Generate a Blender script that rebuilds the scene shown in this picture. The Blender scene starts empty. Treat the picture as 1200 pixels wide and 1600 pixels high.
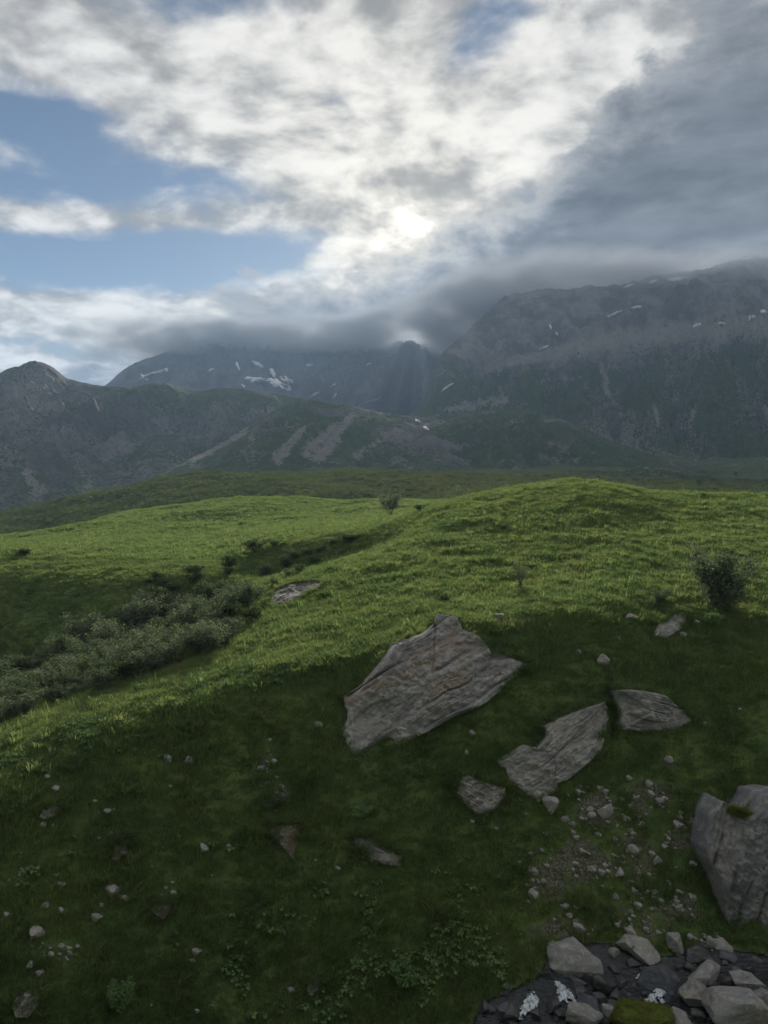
import bpy, math, random
import numpy as np
from mathutils import Vector, Matrix

# ------------------------------------------------------------------ camera, sky, sun, exposure
SC = bpy.context.scene
COL = SC.collection
F = 1200.0                      # focal length in photo pixels (photo is 1200 x 1600)
PITCH = math.atan(80.0 / 1200.0)
CP, SP = math.cos(PITCH), math.sin(PITCH)

cam_d = bpy.data.cameras.new('camera')
cam_d.sensor_fit = 'HORIZONTAL'
cam_d.sensor_width = 36.0
cam_d.lens = 36.0
cam_d.clip_start = 0.1
cam_d.clip_end = 60000.0
cam = bpy.data.objects.new('camera', cam_d)
COL.objects.link(cam)
cam.location = (0, 0, 0)
cam.rotation_euler = (math.pi / 2 - PITCH, 0, 0)
SC.camera = cam

SUN_EL = math.radians(16.3)
SUN_AZ = math.radians(1.2)      # clockwise from +Y
SUN_DIR = Vector((math.sin(SUN_AZ) * math.cos(SUN_EL), math.cos(SUN_AZ) * math.cos(SUN_EL), math.sin(SUN_EL)))


class NT:
    """tiny helper to write node trees as expressions"""
    def __init__(self, tree):
        self.t = tree
        self.n = tree.nodes
        self.l = tree.links

    def node(self, typ, **kw):
        nd = self.n.new(typ)
        for k, v in kw.items():
            setattr(nd, k, v)
        return nd

    def put(self, sock, v):
        if v is None:
            return
        if isinstance(v, (int, float)):
            if sock.type in ('RGBA',):
                sock.default_value = (v, v, v, 1)
            elif sock.type == 'VECTOR':
                sock.default_value = (v, v, v)
            else:
                sock.default_value = v
        elif isinstance(v, (tuple, list)):
            if sock.type == 'RGBA' and len(v) == 3:
                v = tuple(v) + (1,)
            sock.default_value = v
        else:
            self.l.new(v, sock)

    def m(self, op, a, b=None, c=None, clamp=False):
        nd = self.node('ShaderNodeMath', operation=op, use_clamp=clamp)
        self.put(nd.inputs[0], a)
        self.put(nd.inputs[1], b)
        self.put(nd.inputs[2], c)
        return nd.outputs[0]

    def v(self, op, a, b=None, scale=None):
        nd = self.node('ShaderNodeVectorMath', operation=op)
        self.put(nd.inputs[0], a)
        self.put(nd.inputs[1], b)
        if scale is not None:
            self.put(nd.inputs['Scale'], scale)
        return nd.outputs['Value'] if op in ('DOT_PRODUCT', 'LENGTH', 'DISTANCE') else nd.outputs[0]

    def mix(self, f, a, b, blend='MIX'):
        nd = self.node('ShaderNodeMix', data_type='RGBA', blend_type=blend)
        nd.clamp_factor = True
        self.put(nd.inputs[0], f)
        self.put(nd.inputs[6], a)
        self.put(nd.inputs[7], b)
        return nd.outputs[2]

    def sm(self, x, lo, hi, a=0.0, b=1.0):
        nd = self.node('ShaderNodeMapRange', interpolation_type='SMOOTHSTEP')
        self.put(nd.inputs[0], x)
        nd.inputs[1].default_value = lo
        nd.inputs[2].default_value = hi
        nd.inputs[3].default_value = a
        nd.inputs[4].default_value = b
        return nd.outputs[0]

    def noise(self, vec, scale=1.0, detail=4.0, rough=0.55, dist=0.0, lac=2.0, color=False, dims='3D'):
        nd = self.node('ShaderNodeTexNoise', noise_dimensions=dims)
        self.put(nd.inputs['Vector'], vec)
        nd.inputs['Scale'].default_value = scale
        nd.inputs['Detail'].default_value = detail
        nd.inputs['Roughness'].default_value = rough
        nd.inputs['Lacunarity'].default_value = lac
        nd.inputs['Distortion'].default_value = dist
        return nd.outputs['Color'] if color else nd.outputs[0]

    def voro(self, vec, scale=1.0, feature='F1', rand=1.0):
        nd = self.node('ShaderNodeTexVoronoi', feature=feature)
        self.put(nd.inputs['Vector'], vec)
        nd.inputs['Scale'].default_value = scale
        nd.inputs['Randomness'].default_value = rand
        return nd

    def xyz(self, a, b, c):
        nd = self.node('ShaderNodeCombineXYZ')
        self.put(nd.inputs[0], a); self.put(nd.inputs[1], b); self.put(nd.inputs[2], c)
        return nd.outputs[0]

    def sep(self, vec):
        nd = self.node('ShaderNodeSeparateXYZ')
        self.put(nd.inputs[0], vec)
        return nd.outputs

    def attr(self, name):
        nd = self.node('ShaderNodeAttribute', attribute_name=name)
        return nd.outputs['Fac']

    def mapping(self, vec, rot=(0, 0, 0), scale=(1, 1, 1), loc=(0, 0, 0)):
        nd = self.node('ShaderNodeMapping')
        self.put(nd.inputs[0], vec)
        nd.inputs[1].default_value = loc
        nd.inputs[2].default_value = rot
        nd.inputs[3].default_value = scale
        return nd.outputs[0]


def px_dir(px, py):
    """world direction through a photo pixel, with dy = 1:  (u, 1, s)"""
    v = (800.0 - py) / F
    dy = CP + v * SP
    return (px - 600.0) / F / dy, (-SP + v * CP) / dy


def px_azel(px, py):
    u, s = px_dir(px, py)
    return math.atan(u), math.atan(s / math.sqrt(1 + u * u))


def build_world():
    w = bpy.data.worlds.new('World')
    SC.world = w
    w.use_nodes = True
    w.cycles.sampling_method = 'MANUAL'
    w.cycles.sample_map_resolution = 512
    t = NT(w.node_tree)
    t.n.clear()
    out = t.node('ShaderNodeOutputWorld')
    bg = t.node('ShaderNodeBackground')
    bg.inputs['Strength'].default_value = 0.1
    t.l.new(bg.outputs[0], out.inputs[0])
    sky = t.node('ShaderNodeTexSky', sky_type='NISHITA')
    sky.sun_disc = False
    sky.sun_elevation = SUN_EL
    sky.sun_rotation = SUN_AZ
    sky.altitude = 2000.0
    sky.air_density = 1.0
    sky.dust_density = 0.6
    sky.ozone_density = 1.5
    d = t.node('ShaderNodeTexCoord').outputs['Generated']
    x, y, z = t.sep(d)
    az = t.m('ARCTAN2', x, y)
    el = t.m('ARCSINE', z)
    zz = t.m('ADD', t.m('MAXIMUM', z, 0.0), 0.34)
    plan = t.xyz(t.m('DIVIDE', x, zz), t.m('DIVIDE', y, zz), 0.0)
    # a broken layer seen in perspective: streets of cloud that fan out overhead
    warp = t.noise(plan, 2.2, 3, 0.5, color=True)
    pw = t.v('ADD', plan, t.v('SCALE', t.v('SUBTRACT', warp, (0.5, 0.5, 0.5)), scale=0.14))
    nA = t.noise(t.mapping(pw, rot=(0, 0, math.radians(24)), scale=(1.0, 1.25, 1), loc=(0.4, 0.2, 0)), 2.8, 8, 0.55)
    nB = t.noise(t.mapping(pw, rot=(0, 0, math.radians(-25)), scale=(1.0, 1.15, 1), loc=(3, 7, 1)), 5.6, 8, 0.54)
    nC = t.noise(t.mapping(pw, rot=(0, 0, math.radians(10)), scale=(1.0, 1.1, 1), loc=(11, 2, 5)), 14.0, 6, 0.52)
    sa = t.v('DOT_PRODUCT', d, tuple(SUN_DIR))
    ang = t.m('ARCCOSINE', t.m('MINIMUM', sa, 0.99999))

    def blob(px, py, rx, ry, tilt=0.0):
        a0, e0 = px_azel(px, py)
        da = t.m('SUBTRACT', az, a0)
        de = t.m('SUBTRACT', el, e0)
        c, s = math.cos(tilt), math.sin(tilt)
        p = t.m('DIVIDE', t.m('ADD', t.m('MULTIPLY', da, c), t.m('MULTIPLY', de, s)), rx / F)
        q = t.m('DIVIDE', t.m('SUBTRACT', t.m('MULTIPLY', de, c), t.m('MULTIPLY', da, s)), ry / F)
        r2 = t.m('ADD', t.m('MULTIPLY', p, p), t.m('MULTIPLY', q, q))
        return t.m('EXPONENT', t.m('MULTIPLY', r2, -1.0))

    # openings to the blue
    gaps = None
    for (px, py, rx, ry, k, tl) in [(50, 185, 150, 52, 0.28, 0.0), (190, 290, 210, 36, 0.23, 0.08), (230, 405, 290, 48, 0.36, 0.08),
                                    (770, 35, 90, 40, 0.17, 0.6), (540, 150, 80, 30, 0.10, 0.0), (290, 5, 120, 40, 0.14, 0), (450, 60, 70, 30, 0.08, 0.3),
                                    (590, 230, 60, 22, 0.10, 0)]:
        g = t.m('MULTIPLY', blob(px, py, rx, ry, tl), k)
        gaps = g if gaps is None else t.m('ADD', gaps, g)
    fill = t.m('ADD', t.m('MULTIPLY', blob(560, 220, 520, 190), 0.12), t.m('MULTIPLY', blob(130, 345, 260, 26, 0.06), 0.14))
    fill = t.m('ADD', fill, t.m('MULTIPLY', blob(60, 490, 200, 40, 0.0), 0.12))
    dens = t.m('ADD', t.m('ADD', t.m('MULTIPLY', nA, 0.52), t.m('MULTIPLY', nB, 0.30)), t.m('MULTIPLY', nC, 0.18))
    dens = t.m('SUBTRACT', t.m('ADD', dens, fill), gaps)
    cov = t.sm(dens, 0.33, 0.53)
    # brightness of the thin lit layer: thin parts glow, thick parts grey
    thick = t.sm(t.m('ADD', t.m('MULTIPLY', nB, 0.6), t.m('MULTIPLY', nC, 0.4)), 0.37, 0.63)
    glow_w = t.m('EXPONENT', t.m('MULTIPLY', ang, -1 / 0.26))
    glow_n = t.m('EXPONENT', t.m('MULTIPLY', t.m('MULTIPLY', ang, ang), -1 / (0.062 ** 2)))
    glow_n = t.m('ADD', glow_n, t.m('MULTIPLY', blob(765, 275, 80, 40, 0.4), 0.18))
    base = t.m('ADD', SKY_LO, t.m('MULTIPLY', thick, SKY_HI))
    base = t.m('MULTIPLY', base, t.m('ADD', 0.80, t.m('MULTIPLY', glow_w, 0.22)))
    base = t.m('ADD', base, t.m('MULTIPLY', t.m('MULTIPLY', glow_n, t.sm(nC, 0.2, 0.65)), 2.3))
    thin = t.v('SCALE', t.mix(glow_w, (1.0, 0.99, 0.97), (1.08, 1.0, 0.84)), scale=base)
    col = t.mix(t.m('MULTIPLY', cov, 0.97), t.v('MULTIPLY', sky.outputs[0], SKY_BLUE), thin)

    # the dark bank that hangs over the ridge
    fc = t.node('ShaderNodeFloatCurve')
    cv = fc.mapping.curves[0]
    pts = [(-900, 600), (0, 580), (110, 556), (210, 520), (300, 488), (400, 452), (480, 425), (560, 408), (620, 388),
           (690, 332), (800, 302), (880, 240), (940, 170), (1040, 80), (1200, -10), (1700, -60)]
    A0, A1 = -1.1, 0.9
    E0, E1 = 0.0, 0.8
    vals = []
    for px, py in pts:
        a, e = px_azel(px, py)
        vals.append(((a - A0) / (A1 - A0), (e - E0) / (E1 - E0)))
    cv.points[0].location = vals[0]
    cv.points[1].location = vals[-1]
    for q in vals[1:-1]:
        cv.points.new(*q)
    fc.mapping.use_clip = False
    fc.mapping.update()
    t.put(fc.inputs['Value'], t.m('DIVIDE', t.m('SUBTRACT', az, A0), A1 - A0))
    edge = t.m('MULTIPLY', fc.outputs[0], E1 - E0)
    q = t.xyz(t.m('MULTIPLY', az, 1.0), t.m('MULTIPLY', el, 1.7), 0.0)
    e1 = t.noise(q, 9.0, 8, 0.62, dist=0.2)
    e2 = t.noise(q, 3.0, 3, 0.5)
    dist = t.m('ADD', t.m('SUBTRACT', edge, el), t.m('ADD', t.m('MULTIPLY', t.m('SUBTRACT', e1, 0.5), 0.22), t.m('MULTIPLY', t.m('SUBTRACT', e2, 0.5), 0.06)))
    bank = t.m('MULTIPLY', t.sm(dist, -0.008, 0.026), 0.97)
    b1 = t.noise(t.mapping(q, rot=(0, 0, 0.5), scale=(1, 2, 1)), 4.0, 7, 0.58)
    b2 = t.noise(t.mapping(q, rot=(0, 0, 0.3), scale=(1, 1.6, 1), loc=(5, 1, 0)), 12.0, 6, 0.6)
    bv = t.m('ADD', BANK, t.m('ADD', t.m('MULTIPLY', t.m('SUBTRACT', b1, 0.5), 1.9), t.m('MULTIPLY', t.m('SUBTRACT', b2, 0.5), 1.3)))
    rim = t.m('MULTIPLY', t.sm(dist, 0.085, 0.0), t.m('EXPONENT', t.m('MULTIPLY', ang, -1 / 0.26)))
    bv = t.m('ADD', bv, t.m('MULTIPLY', rim, 3.8))
    # the tail of the bank towards the left is thinner and paler
    tail = t.m('MULTIPLY', t.sm(az, -0.16, -0.42), t.sm(b2, 0.42, 0.62))
    bv = t.m('ADD', bv, t.m('MULTIPLY', tail, 3.2))
    # light breaking through under the bank, on the skyline
    leak = t.m('MULTIPLY', t.m('ADD', blob(660, 524, 60, 15), t.m('MULTIPLY', blob(510, 528, 60, 12), 0.8)), t.sm(e1, 0.35, 0.6))
    bv = t.m('ADD', bv, t.m('MULTIPLY', leak, 5.0))
    bcol = t.v('SCALE', t.mix(t.m('ADD', t.m('ADD', rim, leak), t.m('MULTIPLY', tail, 0.6)), (0.92, 0.98, 1.10), (1.10, 1.0, 0.80)), scale=bv)
    col = t.mix(bank, col, bcol)
    t.l.new(col, bg.inputs['Color'])


SKY_LO, SKY_HI, BANK = 1.8, 3.7, 0.68
SKY_BLUE = (0.29, 0.305, 0.315)
build_world()

sun_d = bpy.data.lights.new('sun', 'SUN')
sun_d.energy = 3.3
sun_d.angle = math.radians(6.0)
sun_d.color = (1.0, 0.93, 0.80)
sun = bpy.data.objects.new('sun', sun_d)
COL.objects.link(sun)
sun.location = SUN_DIR * 200
sun.rotation_euler = SUN_DIR.to_track_quat('Z', 'Y').to_euler()

SC.view_settings.view_transform = 'Standard'
SC.view_settings.look = 'None'
SC.view_settings.exposure = 0.92
SC.view_settings.gamma = 1.0
SC.view_settings.use_curve_mapping = False
SC.render.engine = 'CYCLES'
SC.cycles.use_denoising = True
SC.cycles.max_bounces = 6
SC.cycles.diffuse_bounces = 4
SC.cycles.transmission_bounces = 4
SC.cycles.transparent_max_bounces = 8
SC.cycles.volume_bounces = 1
SC.cycles.volume_max_steps = 96

# ------------------------------------------------------------------ numeric helpers
rng = np.random.default_rng(11)
random.seed(5)


def _h(ix, iy, iz, seed):
    h = (ix.astype(np.int64) * 374761393 + iy.astype(np.int64) * 668265263 + iz.astype(np.int64) * 2147483647 + seed * 974711) & 0xFFFFFFFF
    h = ((h ^ (h >> 13)) * 1274126177) & 0xFFFFFFFF
    h = ((h ^ (h >> 16)) * 2246822519) & 0xFFFFFFFF
    return h ^ (h >> 15)


def perlin2(x, y, seed=0):
    x = np.asarray(x, float); y = np.asarray(y, float)
    x0 = np.floor(x); y0 = np.floor(y)
    fx = x - x0; fy = y - y0
    ux = fx * fx * fx * (fx * (fx * 6 - 15) + 10); uy = fy * fy * fy * (fy * (fy * 6 - 15) + 10)
    z = np.zeros_like(x0)

    def g(i, j):
        a = _h(x0 + i, y0 + j, z, seed).astype(float) * (2 * math.pi / 4294967296.0)
        return np.cos(a) * (fx - i) + np.sin(a) * (fy - j)
    a = g(0, 0) + ux * (g(1, 0) - g(0, 0))
    b = g(0, 1) + ux * (g(1, 1) - g(0, 1))
    return (a + uy * (b - a)) * 1.5


def fbm2(x, y, oct=4, gain=0.5, lac=2.03, seed=0):
    s = 0; a = 1.0; n = 0
    for o in range(oct):
        s = s + a * perlin2(x, y, seed + o * 17); n += a
        a *= gain; x = x * lac + 3.1; y = y * lac + 7.7
    return s / n


def ridged2(x, y, oct=5, gain=0.5, lac=2.1, seed=0):
    s = 0; a = 1.0; n = 0
    for o in range(oct):
        s = s + a * (1 - np.abs(perlin2(x, y, seed + o * 13)) * 1.6); n += a
        a *= gain; x = x * lac + 5.2; y = y * lac + 1.3
    return s / n


def perlin3(p, seed=0):
    p0 = np.floor(p); f = p - p0
    u = f * f * f * (f * (f * 6 - 15) + 10)
    r = 0
    for i in (0, 1):
        for j in (0, 1):
            for k in (0, 1):
                h = _h(p0[:, 0] + i, p0[:, 1] + j, p0[:, 2] + k, seed)
                a = (h & 0xFFFF) * (2 * math.pi / 65536.0)
                zz = ((h >> 16) & 0xFFFF) / 32767.5 - 1
                rr = np.sqrt(np.maximum(0, 1 - zz * zz))
                d = rr * np.cos(a) * (f[:, 0] - i) + rr * np.sin(a) * (f[:, 1] - j) + zz * (f[:, 2] - k)
                w = (u[:, 0] if i else 1 - u[:, 0]) * (u[:, 1] if j else 1 - u[:, 1]) * (u[:, 2] if k else 1 - u[:, 2])
                r = r + w * d
    return r * 1.5


def fbm3(p, oct=4, gain=0.5, seed=0):
    s = 0; a = 1.0; n = 0
    for o in range(oct):
        s = s + a * perlin3(p, seed + o * 19); n += a
        a *= gain; p = p * 2.05 + 3.3
    return s / n


def sstep(x, a, b):
    t = np.clip((x - a) / (b - a), 0, 1)
    return t * t * (3 - 2 * t)


def pchip(xk, yk, x):
    """monotone cubic through knots"""
    xk = np.asarray(xk, float); yk = np.asarray(yk, float)
    h = np.diff(xk); d = np.diff(yk) / h
    m = np.zeros_like(yk)
    for i in range(1, len(xk) - 1):
        if d[i - 1] * d[i] > 0:
            w1 = 2 * h[i] + h[i - 1]; w2 = h[i] + 2 * h[i - 1]
            m[i] = (w1 + w2) / (w1 / d[i - 1] + w2 / d[i])
    m[0] = d[0]; m[-1] = d[-1]
    x = np.clip(x, xk[0], xk[-1])
    i = np.clip(np.searchsorted(xk, x) - 1, 0, len(xk) - 2)
    t = (x - xk[i]) / h[i]
    t2 = t * t; t3 = t2 * t
    return (2 * t3 - 3 * t2 + 1) * yk[i] + (t3 - 2 * t2 + t) * h[i] * m[i] + (-2 * t3 + 3 * t2) * yk[i + 1] + (t3 - t2) * h[i] * m[i + 1]


def pchip_cols(tk, sk, tg):
    """pchip for many columns at once: tk, sk (K, J); tg (T,) -> (T, J)"""
    out = np.empty((len(tg), tk.shape[1]))
    for j in range(tk.shape[1]):
        out[:, j] = pchip(tk[:, j], sk[:, j], tg)
    return out


def blur(a, n, axis):
    if n < 1:
        return a
    k = np.exp(-0.5 * (np.arange(-3 * n, 3 * n + 1) / n) ** 2); k /= k.sum()
    pad = [(0, 0), (0, 0)]; pad[axis] = (3 * n, 3 * n)
    b = np.pad(a, pad, mode='edge')
    return np.apply_along_axis(lambda v: np.convolve(v, k, 'valid'), axis, b)


# ------------------------------------------------------------------ mesh helpers
def mesh_obj(name, verts, faces, mat=None, parent=None, smooth=True, attrs=None):
    me = bpy.data.meshes.new(name)
    verts = np.asarray(verts, np.float32)
    faces = np.asarray(faces)
    me.vertices.add(len(verts))
    me.vertices.foreach_set('co', verts.ravel())
    k = faces.shape[1]
    me.loops.add(faces.size)
    me.loops.foreach_set('vertex_index', faces.ravel().astype(np.int32))
    me.polygons.add(len(faces))
    me.polygons.foreach_set('loop_start', np.arange(0, faces.size, k, dtype=np.int32))
    me.polygons.foreach_set('loop_total', np.full(len(faces), k, dtype=np.int32))
    me.update(calc_edges=True)
    me.validate()
    if smooth:
        me.polygons.foreach_set('use_smooth', np.ones(len(me.polygons), bool))
    if attrs:
        for a, vals in attrs.items():
            at = me.attributes.new(a, 'FLOAT', 'POINT')
            at.data.foreach_set('value', np.asarray(vals, np.float32).ravel())
    if mat:
        me.materials.append(mat)
    return link(name, me, parent)


def link(name, me, parent=None):
    o = bpy.data.objects.new(name, me)
    COL.objects.link(o)
    if parent is not None:
        o.parent = parent
    return o


def tag(o, label=None, cat=None, group=None, kind=None):
    if label: o['label'] = label
    if cat: o['category'] = cat
    if group: o['group'] = group
    if kind: o['kind'] = kind
    return o


def grid_faces(R, Cn):
    i = np.arange(R - 1)[:, None] * Cn + np.arange(Cn - 1)[None, :]
    i = i.ravel()
    return np.stack([i, i + 1, i + Cn + 1, i + Cn], 1)


def ico(sub):
    t = (1 + 5 ** .5) / 2
    v = [(-1, t, 0), (1, t, 0), (-1, -t, 0), (1, -t, 0), (0, -1, t), (0, 1, t), (0, -1, -t), (0, 1, -t), (t, 0, -1), (t, 0, 1), (-t, 0, -1), (-t, 0, 1)]
    f = [(0, 11, 5), (0, 5, 1), (0, 1, 7), (0, 7, 10), (0, 10, 11), (1, 5, 9), (5, 11, 4), (11, 10, 2), (10, 7, 6), (7, 1, 8), (3, 9, 4), (3, 4, 2), (3, 2, 6), (3, 6, 8), (3, 8, 9), (4, 9, 5), (2, 4, 11), (6, 2, 10), (8, 6, 7), (9, 8, 1)]
    v = [np.array(a, float) / np.linalg.norm(a) for a in v]
    for _ in range(sub):
        cache = {}
        nf = []

        def mid(a, b):
            k = (min(a, b), max(a, b))
            if k not in cache:
                m = v[a] + v[b]
                v.append(m / np.linalg.norm(m)); cache[k] = len(v) - 1
            return cache[k]
        for a, b, c in f:
            ab, bc, ca = mid(a, b), mid(b, c), mid(c, a)
            nf += [(a, ab, ca), (b, bc, ab), (c, ca, bc), (ab, bc, ca)]
        f = nf
    return np.array(v), np.array(f)


def new_mat(name):
    m = bpy.data.materials.new(name)
    m.use_nodes = True
    t = NT(m.node_tree)
    t.n.clear()
    out = t.node('ShaderNodeOutputMaterial')
    return m, t, out


def principled(t, out, color, rough=0.9, spec=0.2, normal=None):
    b = t.node('ShaderNodeBsdfPrincipled')
    t.put(b.inputs['Base Color'], color)
    t.put(b.inputs['Roughness'], rough)
    t.put(b.inputs['Specular IOR Level'], spec)
    if normal is not None:
        t.l.new(normal, b.inputs['Normal'])
    t.l.new(b.outputs[0], out.inputs[0])
    return b


def bump(t, h, strength=0.5, dist=0.1, normal=None):
    nd = t.node('ShaderNodeBump')
    nd.inputs['Strength'].default_value = strength
    nd.inputs['Distance'].default_value = dist
    t.l.new(h, nd.inputs['Height'])
    if normal is not None:
        t.l.new(normal, nd.inputs['Normal'])
    return nd.outputs[0]

# ------------------------------------------------------------------ terrain
# feature lines of the near ground, column by column: (photo row, distance forward in metres)
GC = {
    -700: [(1900, 21), (1560, 26), (1380, 30), (1290, 33), (1250, 35), (1225, 37.5), (1180, 43), (1130, 50), (1080, 72), (940, 80), (890, 92), (870, 130), (855, 180), (904, 260), (844, 350), (824, 430), (862, 540), (850, 740), (840, 1100), (800, 1800), (720, 9000)],
    -250: [(1900, 22), (1600, 26.5), (1400, 30.5), (1290, 33), (1240, 35), (1215, 37), (1180, 42), (1120, 51), (1070, 72), (910, 80), (874, 92), (860, 130), (850, 180), (894, 250), (829, 340), (809, 420), (842, 540), (830, 740), (820, 1100), (790, 1800), (720, 9000)],
    0: [(1900, 22.5), (1600, 27), (1400, 31), (1270, 34), (1205, 36), (1180, 38), (1148, 42), (1092, 52), (1048, 72), (905, 79.5), (864, 91), (850, 125), (838, 175), (874, 250), (816, 330), (800, 410), (827, 540), (812, 740), (800, 1100), (770, 1800), (715, 9000)],
    150: [(1900, 23), (1600, 28), (1400, 32), (1240, 35.4), (1150, 37.8), (1124, 40), (1096, 44), (1048, 54), (1004, 71), (905, 79), (862, 93), (832, 132), (812, 172), (854, 240), (789, 330), (766, 400), (797, 520), (775, 740), (765, 1100), (750, 1800), (710, 9000)],
    300: [(1900, 23.5), (1600, 29), (1400, 33), (1210, 37), (1098, 39.8), (1074, 42), (1046, 46.5), (996, 56), (960, 74), (900, 78.5), (864, 96), (826, 140), (785, 186), (824, 235), (764, 330), (734, 400), (764, 520), (748, 740), (738, 1100), (730, 1800), (705, 9000)],
    430: [(1900, 24), (1600, 29.5), (1400, 33.5), (1180, 38), (1060, 41.2), (1035, 43.5), (995, 48.5), (945, 57), (905, 67), (904, 81), (852, 87), (812, 140), (777, 190), (816, 240), (756, 330), (730, 410), (758, 520), (740, 740), (732, 1100), (725, 1800), (700, 9000)],
    560: [(1900, 24), (1600, 30), (1400, 34), (1170, 38.8), (1022, 43), (998, 45.5), (960, 50), (915, 57), (872, 67), (872, 80), (832, 85), (808, 135), (780, 188), (816, 240), (756, 330), (730, 420), (756, 520), (734, 740), (727, 1100), (720, 1800), (700, 9000)],
    690: [(1900, 24), (1600, 30.5), (1400, 34.5), (1170, 39.2), (985, 44), (962, 46.5), (932, 51), (885, 58), (842, 66), (806, 75), (788, 84), (802, 120), (785, 185), (778, 240), (752, 330), (738, 430), (750, 540), (732, 740), (725, 1100), (715, 1800), (700, 9000)],
    800: [(1900, 24), (1590, 30), (1440, 34), (1180, 39.5), (970, 45), (946, 48), (920, 52), (875, 58.5), (830, 66), (784, 75), (764, 83), (790, 120), (785, 185), (770, 240), (752, 330), (742, 430), (750, 540), (732, 740), (722, 1100), (710, 1800), (700, 9000)],
    900: [(1900, 24), (1600, 29.8), (1490, 33.6), (1200, 39), (960, 45.5), (922, 49.5), (898, 53), (860, 59), (815, 66), (768, 75), (751, 82), (785, 120), (785, 185), (770, 240), (755, 330), (745, 430), (752, 540), (734, 740), (722, 1100), (708, 1800), (700, 9000)],
    1050: [(1900, 24), (1610, 29.6), (1492, 33.6), (1220, 39), (970, 45.5), (920, 50), (890, 54), (858, 59), (828, 66), (786, 75), (771, 82), (800, 120), (790, 185), (772, 240), (760, 330), (750, 430), (757, 540), (738, 740), (724, 1100), (706, 1800), (700, 9000)],
    1200: [(1900, 24), (1610, 29.4), (1490, 33.4), (1240, 39), (1000, 45), (915, 51), (878, 56), (852, 60), (826, 66), (790, 75), (775, 82), (805, 120), (795, 185), (775, 240), (765, 330), (755, 430), (760, 540), (740, 740), (726, 1100), (704, 1800), (700, 9000)],
    1500: [(1900, 24), (1610, 29.4), (1490, 33.4), (1250, 39), (1020, 45), (925, 51), (880, 56), (850, 60), (825, 66), (795, 75), (780, 82), (810, 120), (800, 185), (780, 240), (770, 330), (760, 430), (762, 540), (740, 740), (726, 1100), (700, 1800), (700, 9000)],
    2000: [(1900, 24), (1610, 29.4), (1490, 33.4), (1260, 39), (1030, 45), (935, 51), (890, 56), (850, 60), (825, 66), (795, 75), (780, 82), (810, 120), (800, 185), (780, 240), (770, 330), (760, 430), (762, 540), (740, 740), (726, 1100), (700, 1800), (700, 9000)],
}


class Surf:
    """ground or mountain sheet: tables of forward distance and slope s = z / distance over columns u = x / distance"""
    def __init__(self, u, Y, S):
        self.u, self.Y, self.S = u, Y, S

    def hit(self, px, py):
        """first point of the sheet seen through a photo pixel"""
        uu, ss = px_dir(px, py)
        j = np.clip(np.searchsorted(self.u, uu) - 1, 0, len(self.u) - 2)
        w = (uu - self.u[j]) / (self.u[j + 1] - self.u[j])
        s = self.S[:, j] * (1 - w) + self.S[:, j + 1] * w
        y = self.Y[:, j] * (1 - w) + self.Y[:, j + 1] * w
        k = np.nonzero(s >= ss)[0]
        if len(k) == 0:
            i = int(np.argmax(s)); yy = y[i]; ss = s[i]
        elif k[0] == 0:
            yy = y[0]
        else:
            i = k[0]
            f = (ss - s[i - 1]) / (s[i] - s[i - 1] + 1e-12)
            yy = y[i - 1] + f * (y[i] - y[i - 1])
        return np.array([uu * yy, yy, ss * yy])


cols = sorted(GC)
uk = np.array([(c - 600) / F for c in cols])
def far_stretch(y):
    return y if y < 44 else 44 + (y - 44) * 1.42 if y < 560 else float(np.interp(y, [560, 1800, 9000], [44 + 516 * 1.42, 1900, 9000]))


Yk = np.array([[far_stretch(p[1]) for p in GC[c]] for c in cols]).T            # rows x columns
Sk = np.array([[px_dir(c, p[0])[1] for p in GC[c]] for c in cols]).T
ug = np.concatenate([np.linspace(-1.08, -0.60, 60, endpoint=False), np.linspace(-0.60, 0.60, 480), np.linspace(0.60, 1.16, 61)[1:]])
Yrow = np.concatenate([np.exp(np.linspace(math.log(21.5), math.log(150), 500, endpoint=False)),
                       np.exp(np.linspace(math.log(150), math.log(700), 150, endpoint=False)),
                       np.exp(np.linspace(math.log(700), math.log(9000), 50))])
YK = np.array([pchip(uk, r, ug) for r in Yk])
SK = np.array([pchip(uk, r, ug) for r in Sk])
Sg = pchip_cols(np.log(YK), SK, np.log(Yrow))
Sg = blur(Sg, 4, 0)
Sg = blur(Sg, 7, 1)
GX = ug[None, :] * Yrow[:, None]
GY = np.repeat(Yrow[:, None], len(ug), 1)
GZ = Sg * GY


def ground_detail(x, y, z):
    near = 1 - sstep(y, 120, 230)
    mid = sstep(y, 110, 210) * (1 - sstep(y, 600, 900))
    far = sstep(y, 300, 700)
    d = near * (0.40 * fbm2(x / 5.5, y / 5.5, 3, seed=1) + 0.16 * fbm2(x / 1.3, y / 1.3, 3, seed=2))
    # sheep-track steps that run along the contours
    ph = z * 1.25 + 1.3 * fbm2(x / 7, y / 9, 3, seed=4) + 0.02 * x
    tr = np.abs((ph % 1.0) - 0.35)
    d = d + near * 0.20 * (0.35 - tr) * sstep(fbm2(x / 11, y / 11, 2, seed=9), -0.35, 0.25)
    d = d + mid * (2.8 * fbm2(x / 34, y / 30, 5, 0.55, seed=5) + 0.30 * fbm2(x / 5, y / 5, 3, seed=6))
    d = d + far * (10.0 * fbm2(x / 110, y / 110, 5, 0.55, seed=7) + 7.0 * ridged2(x / 230, y / 230, 4, seed=8) - 5.0) + sstep(y, 600, 1000) * (16.0 * fbm2(x / 170, y / 210, 5, 0.55, seed=27) + 4)
    return d




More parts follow.
